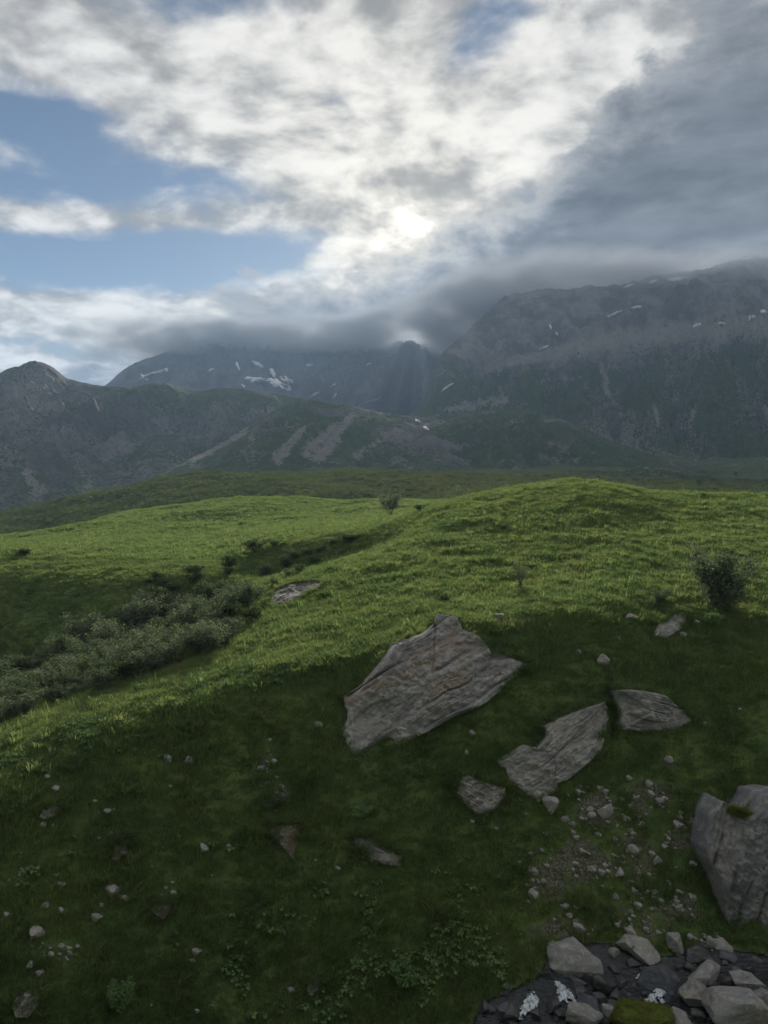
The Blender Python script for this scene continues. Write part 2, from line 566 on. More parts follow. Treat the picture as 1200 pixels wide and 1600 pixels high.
def in_poly(px, py, poly):
    P = np.array(poly, float); ins = np.zeros(np.shape(px), bool)
    j = len(P) - 1
    for i in range(len(P)):
        c = ((P[i, 1] > py) != (P[j, 1] > py)) & (px < (P[j, 0] - P[i, 0]) * (py - P[i, 1]) / (P[j, 1] - P[i, 1] + 1e-9) + P[i, 0])
        ins ^= c; j = i
    return ins


# the brook's bed, as an outline on the ground
BED = [(720, 1700), (738, 1590), (760, 1556), (800, 1538), (846, 1516), (856, 1486), (900, 1474), (960, 1476), (1010, 1494), (1060, 1492), (1130, 1478), (1210, 1492), (1400, 1510), (1400, 1700)]
_ax = 600 + F * GX / (GY * CP - GZ * SP); _ay = 800 - F * (GY * SP + GZ * CP) / (GY * CP - GZ * SP)
bedm = (in_poly(_ax + 9 * fbm2(GX * 1.2, GY * 1.2, 3, seed=44), _ay + 9 * fbm2(GX * 1.2 + 9, GY * 1.2, 3, seed=45), BED) & (GY < 37)).astype(float)
bedm = blur(blur(bedm, 2, 0), 2, 1)
GZ = GZ + ground_detail(GX, GY, GZ) * (1 - 0.6 * bedm) - 0.22 * bedm
CLEFT = [(938, 1066), (952, 1060), (959, 1088), (967, 1112), (962, 1142), (944, 1142), (946, 1110), (942, 1092)]
cleft = blur(blur((in_poly(_ax, _ay, CLEFT) & (GY < 48)).astype(float), 1, 0), 1, 1)
GZ0 = GZ.copy()
GZ = GZ - 2.6 * cleft
Sg = GZ / GY
GROUND = Surf(ug, GY, Sg)


def ground_z(x, y):
    x = np.asarray(x, float); y = np.asarray(y, float)
    uu = x / y
    j = np.clip(np.searchsorted(ug, uu) - 1, 0, len(ug) - 2)
    i = np.clip(np.searchsorted(Yrow, y) - 1, 0, len(Yrow) - 2)
    a = np.clip((uu - ug[j]) / (ug[j + 1] - ug[j]), 0, 1)
    b = np.clip((y - Yrow[i]) / (Yrow[i + 1] - Yrow[i]), 0, 1)
    return (GZ[i, j] * (1 - a) + GZ[i, j + 1] * a) * (1 - b) + (GZ[i + 1, j] * (1 - a) + GZ[i + 1, j + 1] * a) * b


def to_px(x, y, z):
    x = np.asarray(x, float)
    cf = y * CP - z * SP
    cu = y * SP + z * CP
    return 600 + F * x / cf, 800 - F * cu / cf


def ell(px, py, cx, cy, rx, ry, tilt=0.0):
    c, s = math.cos(tilt), math.sin(tilt)
    dx, dy = px - cx, py - cy
    p = (dx * c + dy * s) / rx; q = (-dx * s + dy * c) / ry
    return np.exp(-(p * p + q * q))


GPX, GPY = to_px(GX, GY, GZ)
# bare earth and stones showing through the turf; the reddish heath beyond the knoll
SOIL_SPOTS = [(950, 1265, 85, 34, -0.1), (1030, 1240, 60, 22, 0.2), (900, 1345, 75, 45, 0.1), (985, 1330, 45, 60, 0.2), (860, 1375, 45, 40, 0), (830, 1385, 14, 26, 0),
              (1060, 1310, 40, 40, 0), (1000, 1440, 60, 40, 0.2), (880, 1450, 60, 25, 0), (1060, 1420, 40, 30, 0),
              (190, 1320, 10, 26, 0.3), (85, 1490, 32, 24, 0.2), (62, 1530, 14, 26, 0.5), (255, 1415, 16, 22, 0), (415, 1195, 8, 40, 0), (440, 1240, 14, 24, 0),
              (445, 1310, 26, 28, 0.3), (490, 1535, 14, 16, 0.2), (300, 1490, 12, 16, 0), (1045, 1190, 14, 18, 0), (30, 1365, 16, 8, 0)]
soil = np.zeros_like(GX)
for c in SOIL_SPOTS:
    soil = np.maximum(soil, ell(GPX, GPY, *c))
soil = soil * (GY < 46)
soil = soil * np.clip(0.72 + 0.9 * fbm2(GX / 1.6, GY / 1.6, 4, 0.6, seed=22), 0.1, 1.2) + 0.4 * fbm2(GX / 0.6, GY / 0.6, 3, seed=21) * (soil > 0.05)
soil = np.clip(np.maximum(soil, bedm), 0, 1)
heath = ell(GPX, GPY, 740, 747, 130, 16, 0.05) * (GY > 180) + 0.5 * ell(GPX, GPY, 620, 760, 80, 10) * (GY > 180)
stony = sstep(GY, 250, 800) * np.clip(0.45 + 0.9 * fbm2(GX / 120, GY / 160, 4, seed=33), 0, 1) * sstep(GX / GY, 0.05, 0.25)
cloud_shade = np.clip(sstep(GY, 260, 420) + 0.5 * fbm2(GX / 40, GY / 60, 4, seed=37) * sstep(GY, 150, 260), 0, 1)  # cloud shadow on the far hills, put into the turf colour
lush = np.clip(ell(GPX, GPY, 330, 1075, 420, 60, -0.35) * (GY < 60) + 0.4 * fbm2(GX / 6, GY / 6, 3, seed=35), 0, 1)


def mat_turf():
    m, t, out = new_mat('alpine turf')
    p = t.node('ShaderNodeNewGeometry').outputs['Position']
    n1 = t.noise(p, 0.16, 4, 0.6)
    n2 = t.noise(p, 1.1, 5, 0.65)
    n3 = t.noise(p, 6.0, 4, 0.7)
    n4 = t.noise(p, 0.012, 5, 0.6)
    g = t.mix(t.sm(n1, 0.35, 0.65), (0.075, 0.120, 0.044), (0.118, 0.165, 0.056))
    g = t.mix(t.m('MULTIPLY', t.sm(n2, 0.45, 0.75), 0.6), g, (0.125, 0.145, 0.05))
    g = t.mix(t.m('MULTIPLY', t.sm(n3, 0.55, 0.8), 0.5), g, (0.045, 0.068, 0.022))
    g = t.mix(t.m('MULTIPLY', t.sm(n4, 0.42, 0.62), 0.55), g, (0.050, 0.054, 0.028))
    g = t.mix(t.m('MULTIPLY', t.attr('cloud_shade'), 0.7), g, t.mix(t.sm(n2, 0.4, 0.6), (0.034, 0.046, 0.022), (0.058, 0.066, 0.032)))
    h = t.attr('heath')
    g = t.mix(t.m('MULTIPLY', h, 0.75), g, (0.105, 0.075, 0.040))
    st = t.m('MULTIPLY', t.attr('stony'), t.sm(t.noise(p, 0.11, 6, 0.75), 0.52, 0.60))
    st2 = t.m('MULTIPLY', t.attr('stony'), t.sm(t.noise(p, 0.35, 3, 0.7), 0.58, 0.64))
    g = t.mix(t.m('MAXIMUM', t.m('MULTIPLY', st, 0.65), st2), g, (0.19, 0.18, 0.165))
    so = t.m('ADD', t.attr('soil'), t.m('MULTIPLY', t.m('SUBTRACT', n3, 0.5), 0.7))
    earth = t.mix(t.sm(n3, 0.4, 0.6), (0.045, 0.038, 0.028), (0.12, 0.11, 0.098))
    earth = t.mix(t.sm(t.noise(p, 15, 2, 0.5), 0.55, 0.66), earth, (0.24, 0.23, 0.21))
    g = t.mix(t.m('MULTIPLY', t.sm(so, 0.38, 0.6), 0.85), g, earth)
    hb = t.m('ADD', t.m('MULTIPLY', n2, 0.6), t.m('MULTIPLY', n3, 0.3))
    principled(t, out, g, 1.0, 0.0, bump(t, hb, 0.5, 0.2))
    return m


MAT = {}
MAT['turf'] = mat_turf()
gv = np.stack([GX, GY, GZ], -1).reshape(-1, 3)
ground = mesh_obj('ground', gv, grid_faces(*GX.shape), MAT['turf'], attrs={'soil': soil, 'heath': heath, 'stony': stony, 'lush': lush, 'cloud_shade': cloud_shade})
tag(ground, kind='structure')

# the bank the photographer stands on, below and behind the camera
bx_ = np.linspace(-1.0, 1.0, 60)
by_ = np.concatenate([np.linspace(-140, -2, 30), np.linspace(0, 21.4, 40), [21.5]])
BY = np.repeat(by_[:, None], len(bx_), 1)
halfw = np.interp(BY, [-140, 0, 21.5], [160, 40, 24.5])
BX = bx_[None, :] * halfw
zfoot = np.interp(BX / np.maximum(halfw, 1) * 21.5 * 1.08, GX[0], GZ[0])
BZ = np.where(BY < 0, -1.7 - 0.07 * BY, -1.7 + (zfoot + 1.7) * np.clip(BY / 21.5, 0, 1) ** 0.92) + 0.5 * fbm2(BX / 6, BY / 6, 3, seed=40) * np.clip(np.minimum(np.abs(BY) / 6, (21.5 - BY) / 4), 0, 1)
bank = mesh_obj('bank', np.stack([BX, BY, BZ], -1).reshape(-1, 3), grid_faces(*BX.shape), MAT['turf'],
                attrs={'soil': np.zeros(BX.size), 'heath': np.zeros(BX.size), 'stony': np.zeros(BX.size), 'lush': np.zeros(BX.size), 'cloud_shade': np.zeros(BX.size)})
tag(bank, kind='structure')


# ------------------------------------------------------------------ mountains
def mat_mountain(name, grass, rock, rock2, scree, sc=1.0):
    m, t, out = new_mat(name)
    p = t.node('ShaderNodeNewGeometry').outputs['Position']
    stretched = t.mapping(p, scale=(1, 1, 0.45))
    n1 = t.noise(stretched, 0.010 * sc, 7, 0.68)
    n2 = t.noise(p, 0.05 * sc, 6, 0.7)
    n3 = t.noise(p, 0.2 * sc, 4, 0.7)
    r = t.mix(t.sm(n1, 0.38, 0.62), rock, rock2)
    r = t.mix(t.m('MULTIPLY', t.sm(n2, 0.5, 0.7), 0.55), r, tuple(0.35 * c for c in rock))
    g = t.mix(t.sm(n2, 0.35, 0.65), grass, tuple(1.5 * c for c in grass))
    k = t.m('ADD', t.attr('rock'), t.m('ADD', t.m('MULTIPLY', t.m('SUBTRACT', n2, 0.5), 1.3), t.m('MULTIPLY', t.m('SUBTRACT', n3, 0.5), 1.5)))
    c = t.mix(t.sm(k, 0.42, 0.58), g, r)
    s = t.m('ADD', t.attr('scree'), t.m('ADD', t.m('MULTIPLY', t.m('SUBTRACT', n2, 0.5), 2.0), t.m('MULTIPLY', t.m('SUBTRACT', n3, 0.5), 1.6)))
    c = t.mix(t.m('MULTIPLY', t.sm(s, 0.46, 0.62), 0.9), c, t.mix(t.sm(n3, 0.4, 0.6), scree, tuple(0.7 * q for q in scree)))
    principled(t, out, c, 0.95, 0.1, bump(t, t.m('ADD', n2, t.m('MULTIPLY', n3, 0.4)), 1.0, 14.0 / sc))
    return m


MAT['far_slope'] = mat_mountain('mountain slope', (0.055, 0.082, 0.034), (0.11, 0.108, 0.106), (0.25, 0.24, 0.228), (0.34, 0.327, 0.305))
MAT['far_rock'] = mat_mountain('high mountain rock', (0.05, 0.06, 0.035), (0.085, 0.083, 0.083), (0.16, 0.153, 0.146), (0.22, 0.21, 0.198), 0.6)


def seg_dist(px, py, x0, y0, x1, y1):
    dx, dy = x1 - x0, y1 - y0
    t = np.clip(((px - x0) * dx + (py - y0) * dy) / (dx * dx + dy * dy), 0, 1)
    return np.hypot(px - x0 - t * dx, py - y0 - t * dy), t


def mountain(name, crest, base, mat, ncol, nrow, power, relief, seed, rockf, screes=(), back=0.35, jag=1.0, wl=320.0, mid=None):
    cpx = [c[0] for c in crest]; bpx = [c[0] for c in base]
    pxs = np.linspace(min(cpx), max(cpx), ncol)
    u = (pxs - 600) / F
    cpy = pchip(cpx, [c[1] for c in crest], pxs)
    cY = pchip(cpx, [c[2] for c in crest], pxs)
    bpy_ = pchip(bpx, [c[1] for c in base], pxs)
    bY = pchip(bpx, [c[2] for c in base], pxs)
    cz = np.array([px_dir(a, b)[1] for a, b in zip(pxs, cpy)]) * cY
    bz = np.array([px_dir(a, b)[1] for a, b in zip(pxs, bpy_)]) * bY
    nb = max(10, nrow // 6)
    k = np.concatenate([np.linspace(0, 1, nrow), 1 + np.linspace(0, 1, nb + 1)[1:]])[:, None]
    kk = np.minimum(k, 1)
    Y = bY + (cY - bY) * kk + np.maximum(k - 1, 0) * back * cY
    prof = np.where(kk < 1e9, kk ** power, 0)
    Z = bz + (cz - bz) * prof
    Z = Z - np.maximum(k - 1, 0) ** 1.2 * (cz - bz + 100) * 1.15
    X = u[None, :] * Y
    Hh = np.maximum(cz - bz, 30)[None, :]
    w = (np.sin(np.pi * np.clip(kk, 0, 1) ** 1.1) * 0.95 + 0.05 * kk * (k <= 1.0)) + (k > 1) * 0.3 * np.clip((k - 1) * 3, 0, 1)
    rel = ridged2(X / wl, Y / (wl * 2.2), 6, 0.55, seed=seed) - 0.62
    rel2 = fbm2(X / (wl * 0.28), Y / (wl * 0.5) + Z / (wl * 0.7), 5, 0.6, seed=seed + 50)
    rel3 = ridged2(X / (wl * 0.17), Y / (wl * 0.20), 4, 0.55, seed=seed + 90) - 0.6
    Z = Z + Hh * relief * w * (rel * 1.1 + rel2 * 0.75 + rel3 * 0.40)
    crestw = np.exp(-((k - 1) / 0.10) ** 2)
    Z = Z + crestw * jag * Hh * 0.035 * (ridged2(X / (wl * 0.35), Y * 0 + 3.3, 5, 0.6, seed=seed + 7) - 0.7)
    S = Z / Y
    ppx, ppy = to_px(X, Y, Z)
    # how bare a place is: steepness, height, noise
    dz = np.gradient(Z, axis=0) / np.maximum(np.gradient(Y, axis=0), 1e-3)
    steep = sstep(np.abs(dz), 0.35, 1.1)
    rock = rockf(ppx, ppy, kk + 0 * Z, steep, X, Y)
    scree = np.zeros_like(Z)
    for (x0, y0, x1, y1, w0, w1, a) in screes:
        d, tt = seg_dist(ppx + 5 * fbm2(ppx / 14, ppy / 14, 2, seed=3), ppy, x0, y0, x1, y1)
        scree = np.maximum(scree, a * (1 - sstep(d, 0.0, 1.7 * (w0 + (w1 - w0) * tt))))
    o = mesh_obj(name, np.stack([X, Y, Z], -1).reshape(-1, 3), grid_faces(*X.shape), mat, attrs={'rock': rock, 'scree': scree})
    tag(o, kind='structure')
    return o, Surf(u, Y, S)


m_left, S_LEFT = mountain(
    'mountain_left',
    [(-700, 540, 1500), (-450, 560, 1550), (-250, 600, 1600), (-100, 602, 1600), (0, 584, 1600), (30, 573, 1600), (56, 565, 1600), (84, 573, 1600), (112, 592, 1600), (160, 601, 1600), (205, 604, 1600), (255, 597, 1600), (310, 609, 1600), (350, 605, 1600), (430, 614, 1600), (490, 624, 1600), (560, 640, 1600), (660, 668, 1550), (760, 690, 1500)],
    [(-700, 880, 850), (-250, 850, 880), (0, 806, 900), (150, 780, 1000), (300, 748, 1100), (450, 735, 1200), (760, 725, 1300)],
    MAT['far_slope'], 420, 170, 0.85, 0.36, 101,
    lambda px, py, k, st, x, y: np.clip(0.42 + 0.20 * st - 0.35 * sstep(k, 0.62, 0.95) * sstep(px, 120, 220) + 0.5 * fbm2(x / 140, y / 140, 4, seed=61), 0, 1),
    [(285, 735, 385, 672, 9, 4, 0.9), (40, 740, 60, 770, 12, 16, 0.7), (120, 730, 140, 760, 8, 12, 0.5)], wl=260)

m_spur, S_SPUR = mountain(
    'ridge_center',
    [(250, 742, 1000), (300, 716, 1050), (385, 672, 1120), (440, 636, 1180), (480, 624, 1200), (530, 630, 1200), (600, 645, 1200), (650, 651, 1200), (690, 656, 1180), (730, 672, 1150), (765, 700, 1100), (830, 728, 1050), (900, 745, 1000)],
    [(250, 770, 880), (500, 768, 880), (700, 766, 860), (900, 770, 880)],
    MAT['far_slope'], 260, 110, 0.95, 0.20, 202,
    lambda px, py, k, st, x, y: np.clip(0.18 + 0.75 * ell(px, py, 690, 685, 90, 34) + 0.35 * ell(px, py, 500, 640, 90, 18) + 0.75 * fbm2(x / 70, y / 70, 4, seed=62), 0, 1),
    [(548, 650, 500, 712, 7, 16, 0.9), (520, 668, 478, 708, 8, 12, 0.9), (476, 668, 436, 714, 5, 12, 0.85), (590, 690, 560, 712, 6, 10, 0.6), (390, 680, 396, 694, 6, 5, 0.7), (300, 720, 385, 676, 7, 3, 0.8)], wl=170, jag=0.6)

m_right, S_RIGHT = mountain(
    'mountain_right',
    [(610, 662, 2000), (650, 640, 2100), (672, 596, 2200), (690, 552, 2300), (705, 537, 2350), (722, 523, 2400), (750, 492, 2500), (790, 462, 2600), (830, 454, 2600), (900, 447, 2600), (1000, 434, 2650), (1090, 415, 2700), (1168, 402, 2700), (1210, 408, 2700), (1350, 385, 2700), (1700, 340, 2700)],
    [(610, 690, 1500), (700, 712, 1350), (850, 735, 1200), (1000, 750, 1100), (1200, 755, 1000), (1700, 755, 950)],
    MAT['far_slope'], 520, 230, 1.75, 0.26, 303,
    lambda px, py, k, st, x, y: np.clip(0.12 + 0.70 * sstep(625 - py + 26 * fbm2(px / 60, py / 40, 3, seed=66) - 0.20 * np.maximum(px - 900, 0), 20, 75) + 0.16 * st + 0.28 * ell(px, py, 1100, 650, 160, 70) + 0.75 * fbm2(x / 130, y / 190, 5, seed=63), 0, 1),
    [(940, 568, 948, 612, 6, 7, 0.9), (948, 612, 985, 664, 5, 3, 0.8), (840, 596, 905, 590, 3, 4, 0.7), (1020, 630, 1030, 662, 4, 5, 0.8), (1085, 640, 1072, 668, 5, 10, 0.75), (800, 566, 960, 532, 9, 18, 1.0), (960, 530, 1210, 508, 18, 22, 0.95), (700, 640, 790, 625, 8, 10, 0.85), (880, 680, 905, 700, 10, 16, 0.6), (1000, 690, 1040, 720, 14, 16, 0.6), (960, 715, 1180, 735, 10, 12, 0.6), (1150, 660, 1200, 640, 10, 14, 0.5)], wl=420)

m_hill, S_HILL = mountain(
    'hill_valley',
    [(600, 700, 1050), (660, 676, 1100), (720, 650, 1150), (770, 640, 1200), (830, 642, 1200), (900, 664, 1150), (960, 690, 1100), (1040, 716, 1000), (1150, 740, 950)],
    [(600, 760, 900), (750, 765, 850), (900, 768, 830), (1150, 780, 800)],
    MAT['far_slope'], 220, 90, 1.0, 0.40, 404,
    lambda px, py, k, st, x, y: np.clip(0.22 + 0.95 * fbm2(x / 60, y / 60, 4, seed=64), 0, 1),
    [(860, 690, 900, 720, 5, 7, 0.6), (760, 690, 775, 705, 4, 5, 0.5)], wl=150, jag=0.5)

m_back, S_BACK = mountain(
    'mountain_back',
    [(40, 660, 4200), (120, 630, 4200), (172, 600, 4200), (190, 580, 4200), (240, 556, 4200), (310, 530, 4200), (400, 505, 4300), (470, 524, 4300), (520, 526, 4300), (560, 522, 4300), (600, 533, 4300), (625, 532, 4300), (645, 545, 4300), (665, 535, 4300), (690, 549, 4300), (740, 530, 4300), (900, 490, 4300), (1100, 480, 4300)],
    [(40, 700, 2700), (500, 690, 2700), (1100, 700, 2700)],
    MAT['far_rock'], 320, 140, 1.15, 0.34, 505,
    lambda px, py, k, st, x, y: np.clip(0.9 + 0.4 * fbm2(x / 400, y / 400, 3, seed=65), 0, 1),
    [(430, 600, 520, 560, 10, 14, 0.6), (560, 610, 600, 590, 10, 12, 0.6)], wl=620, jag=1.4)


# ------------------------------------------------------------------ snow patches on the high slopes
def mat_snow():
    m, t, out = new_mat('old snow')
    p = t.node('ShaderNodeNewGeometry').outputs['Position']
    principled(t, out, t.mix(t.noise(p, 0.05, 4, 0.6), (0.62, 0.64, 0.67), (0.82, 0.84, 0.86)), 0.7, 0.3)
    return m


MAT['snow'] = mat_snow()
rs = np.random.default_rng(9)


def snow(surf, parent, x0, y0, x1, y1, w):
    n = 40
    th = np.linspace(0, 2 * math.pi, n, endpoint=False)
    L = math.hypot(x1 - x0, y1 - y0)
    dx, dy = ((x1 - x0) / L, (y1 - y0) / L) if L > 0.1 else (1, 0)
    ph = rs.uniform(0, 9)
    rr = np.clip(0.85 + 1.3 * fbm2(np.cos(th) * 2.6 + ph, np.sin(th) * 2.6 + ph, 4, 0.65, seed=5), 0.12, 1.9)
    a = np.cos(th) * (L / 2 + w * 0.6) * (0.6 + 0.4 * rr); b = np.sin(th) * w * 0.9 * rr
    px = (x0 + x1) / 2 + a * dx - b * dy
    py = (y0 + y1) / 2 + a * dy + b * dx
    P = np.array([surf.hit(p, q) for p, q in zip(px, py)])
    C = surf.hit((x0 + x1) / 2, (y0 + y1) / 2)
    ym = np.median(P[:, 1])
    yy = np.clip(P[:, 1], ym * 0.985, ym * 1.015)
    P = P * (yy / P[:, 1])[:, None]
    C = C * (np.clip(C[1], ym * 0.99, ym * 1.01) / C[1])
    M = (P + C) / 2
    lift = np.array([0, -0.004 * ym, 0.0015 * ym])
    low = np.array([0, 0.006 * ym, -0.002 * ym])
    V = np.vstack([P + lift * 0.6, M + lift, (C + lift)[None], P + low])
    i = np.arange(n); j = (i + 1) % n
    Fc = np.vstack([np.stack([i, j, n + j], 1), np.stack([i, n + j, n + i], 1), np.stack([n + i, n + j, np.full(n, 2 * n)], 1),
                    np.stack([2 * n + 1 + i, 2 * n + 1 + j, j], 1), np.stack([2 * n + 1 + i, j, i], 1)])
    mesh_obj('snow_patch', V, Fc, MAT['snow'], parent)


for q in [(220, 592, 262, 577, 2.2), (222, 586, 232, 596, 3), (370, 568, 374, 578, 2.5), (396, 566, 412, 574, 3), (385, 592, 420, 596, 4), (420, 594, 452, 608, 5.5), (424, 578, 430, 590, 4), (440, 590, 456, 598, 4),
          (484, 622, 498, 614, 1.8), (378, 602, 386, 608, 2), (478, 573, 488, 571, 1.8), (516, 607, 524, 601, 1.5), (520, 624, 526, 616, 1.6), (564, 634, 596, 622, 2), (572, 571, 580, 569, 1.2), (326, 581, 334, 577, 1.5), (590, 600, 598, 592, 1.2)]:
    snow(S_BACK, m_back, *q)
for q in [(976, 450, 990, 445, 1.8), (1014, 443, 1026, 439, 2), (1044, 438, 1076, 436, 2.6), (948, 496, 970, 487, 1.6), (986, 482, 1002, 480, 1.6), (1083, 510, 1094, 507, 2.2), (1122, 506, 1132, 507, 1.2), (1189, 487, 1196, 490, 2.6), (1170, 495, 1180, 497, 1.2),
          (840, 548, 856, 541, 1.3), (691, 611, 707, 600, 1.5), (858, 508, 861, 514, 1.2), (868, 521, 871, 524, 1), (1160, 406, 1180, 404, 2)]:
    snow(S_RIGHT, m_right, *q)
for q in [(649, 657, 656, 660, 1.6), (662, 668, 670, 672, 2), (734, 688, 748, 692, 1.4), (746, 692, 758, 703, 2.4)]:
    snow(S_SPUR, m_spur, *q)

# ------------------------------------------------------------------ rock
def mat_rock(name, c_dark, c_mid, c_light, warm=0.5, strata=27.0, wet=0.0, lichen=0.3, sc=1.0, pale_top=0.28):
    m, t, out = new_mat(name)
    g = t.node('ShaderNodeNewGeometry')
    p = g.outputs['Position']
    oi = t.node('ShaderNodeObjectInfo').outputs['Random']
    p2 = t.v('ADD', p, t.xyz(t.m('MULTIPLY', oi, 40.0), 0.0, t.m('MULTIPLY', oi, 17.0)))
    a = math.radians(strata)
    lay = t.mapping(t.mapping(p2, rot=(0.0, a, 0.0)), scale=(0.30 * sc, 0.5 * sc, 1.3 * sc))
    n1 = t.noise(lay, 1.6, 8, 0.66, dist=0.1)
    n2 = t.noise(p2, 2.2 * sc, 7, 0.7)
    n3 = t.noise(p2, 0.45 * sc, 4, 0.6)
    n4 = t.noise(p2, 14 * sc, 3, 0.6)
    c = t.mix(t.sm(t.m('ADD', t.m('MULTIPLY', n1, 0.55), t.m('MULTIPLY', n3, 0.45)), 0.30, 0.62), c_dark, c_mid)
    c = t.mix(t.m('MULTIPLY', t.sm(n2, 0.50, 0.72), 0.7), c, c_light)
    n5 = t.noise(t.mapping(t.mapping(p2, rot=(0.0, a, 0.0)), scale=(0.16 * sc, 0.3 * sc, 0.42 * sc)), 1.5, 4, 0.6)
    c = t.mix(t.m('MULTIPLY', t.sm(t.m('ADD', t.m('MULTIPLY', n5, 0.8), t.m('MULTIPLY', n1, 0.2)), 0.50, 0.62), warm), c, (0.24, 0.175, 0.12))
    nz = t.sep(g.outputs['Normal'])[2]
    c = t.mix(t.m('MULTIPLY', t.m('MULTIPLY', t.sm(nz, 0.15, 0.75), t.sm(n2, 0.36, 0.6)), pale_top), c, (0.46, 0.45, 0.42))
    crack = t.m('MAXIMUM', t.sm(n1, 0.345, 0.30), t.m('MULTIPLY', t.sm(t.m('ABSOLUTE', t.m('SUBTRACT', n2, 0.5)), 0.020, 0.0), 0.5))
    c = t.mix(t.m('MULTIPLY', crack, 0.8), c, (0.03, 0.028, 0.025))
    c = t.mix(t.m('MULTIPLY', t.sm(n4, 0.60, 0.72), lichen), c, (0.06, 0.06, 0.055))
    c = t.mix(t.m('MULTIPLY', t.sm(t.noise(p2, 5.0 * sc, 4, 0.65), 0.60, 0.70), lichen * 0.8), c, (0.48, 0.48, 0.45))
    h = t.m('ADD', t.m('MULTIPLY', n1, 0.5), t.m('ADD', t.m('MULTIPLY', n2, 0.45), t.m('MULTIPLY', n4, 0.14)))
    principled(t, out, c, 0.9 - 0.6 * wet, 0.25 + 0.3 * wet, bump(t, h, 0.9, 0.22 / sc))
    return m


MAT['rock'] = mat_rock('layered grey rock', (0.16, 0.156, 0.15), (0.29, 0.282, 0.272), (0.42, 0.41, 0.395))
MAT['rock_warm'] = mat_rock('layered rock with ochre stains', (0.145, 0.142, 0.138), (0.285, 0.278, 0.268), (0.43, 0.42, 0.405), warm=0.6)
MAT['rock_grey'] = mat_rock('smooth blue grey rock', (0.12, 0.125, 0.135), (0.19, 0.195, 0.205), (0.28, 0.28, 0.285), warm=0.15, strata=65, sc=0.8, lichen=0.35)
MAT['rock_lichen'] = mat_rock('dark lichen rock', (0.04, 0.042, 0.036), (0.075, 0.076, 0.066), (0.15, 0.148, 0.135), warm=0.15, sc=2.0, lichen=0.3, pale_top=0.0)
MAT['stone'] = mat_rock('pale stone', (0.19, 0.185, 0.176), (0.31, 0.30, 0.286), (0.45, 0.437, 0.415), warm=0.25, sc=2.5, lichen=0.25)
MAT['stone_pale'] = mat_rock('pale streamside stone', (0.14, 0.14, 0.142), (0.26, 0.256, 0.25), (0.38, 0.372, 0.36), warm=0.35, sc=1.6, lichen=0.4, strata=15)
MAT['stone_wet'] = mat_rock('dark wet stone', (0.022, 0.023, 0.027), (0.045, 0.047, 0.053), (0.085, 0.086, 0.09), warm=0.08, sc=2.0, wet=0.9, lichen=0.05, pale_top=0.06)
MAT['stone_blue'] = mat_rock('dark blue grey stone', (0.05, 0.055, 0.068), (0.085, 0.092, 0.11), (0.13, 0.135, 0.15), warm=0.0, sc=1.6, wet=0.35, lichen=0.1, pale_top=0.08)
MAT['rock_brown'] = mat_rock('crumbling brown rock', (0.10, 0.085, 0.07), (0.19, 0.165, 0.14), (0.28, 0.25, 0.22), warm=0.7, strata=60, sc=1.6)


def resample(poly, n):
    P = np.array(poly, float)
    Q = np.vstack([P, P[:1]])
    L = np.concatenate([[0], np.cumsum(np.hypot(*np.diff(Q, axis=0).T))])
    s = np.linspace(0, L[-1], n, endpoint=False)
    return np.stack([np.interp(s, L, Q[:, 0]), np.interp(s, L, Q[:, 1])], 1)


EDGES = []


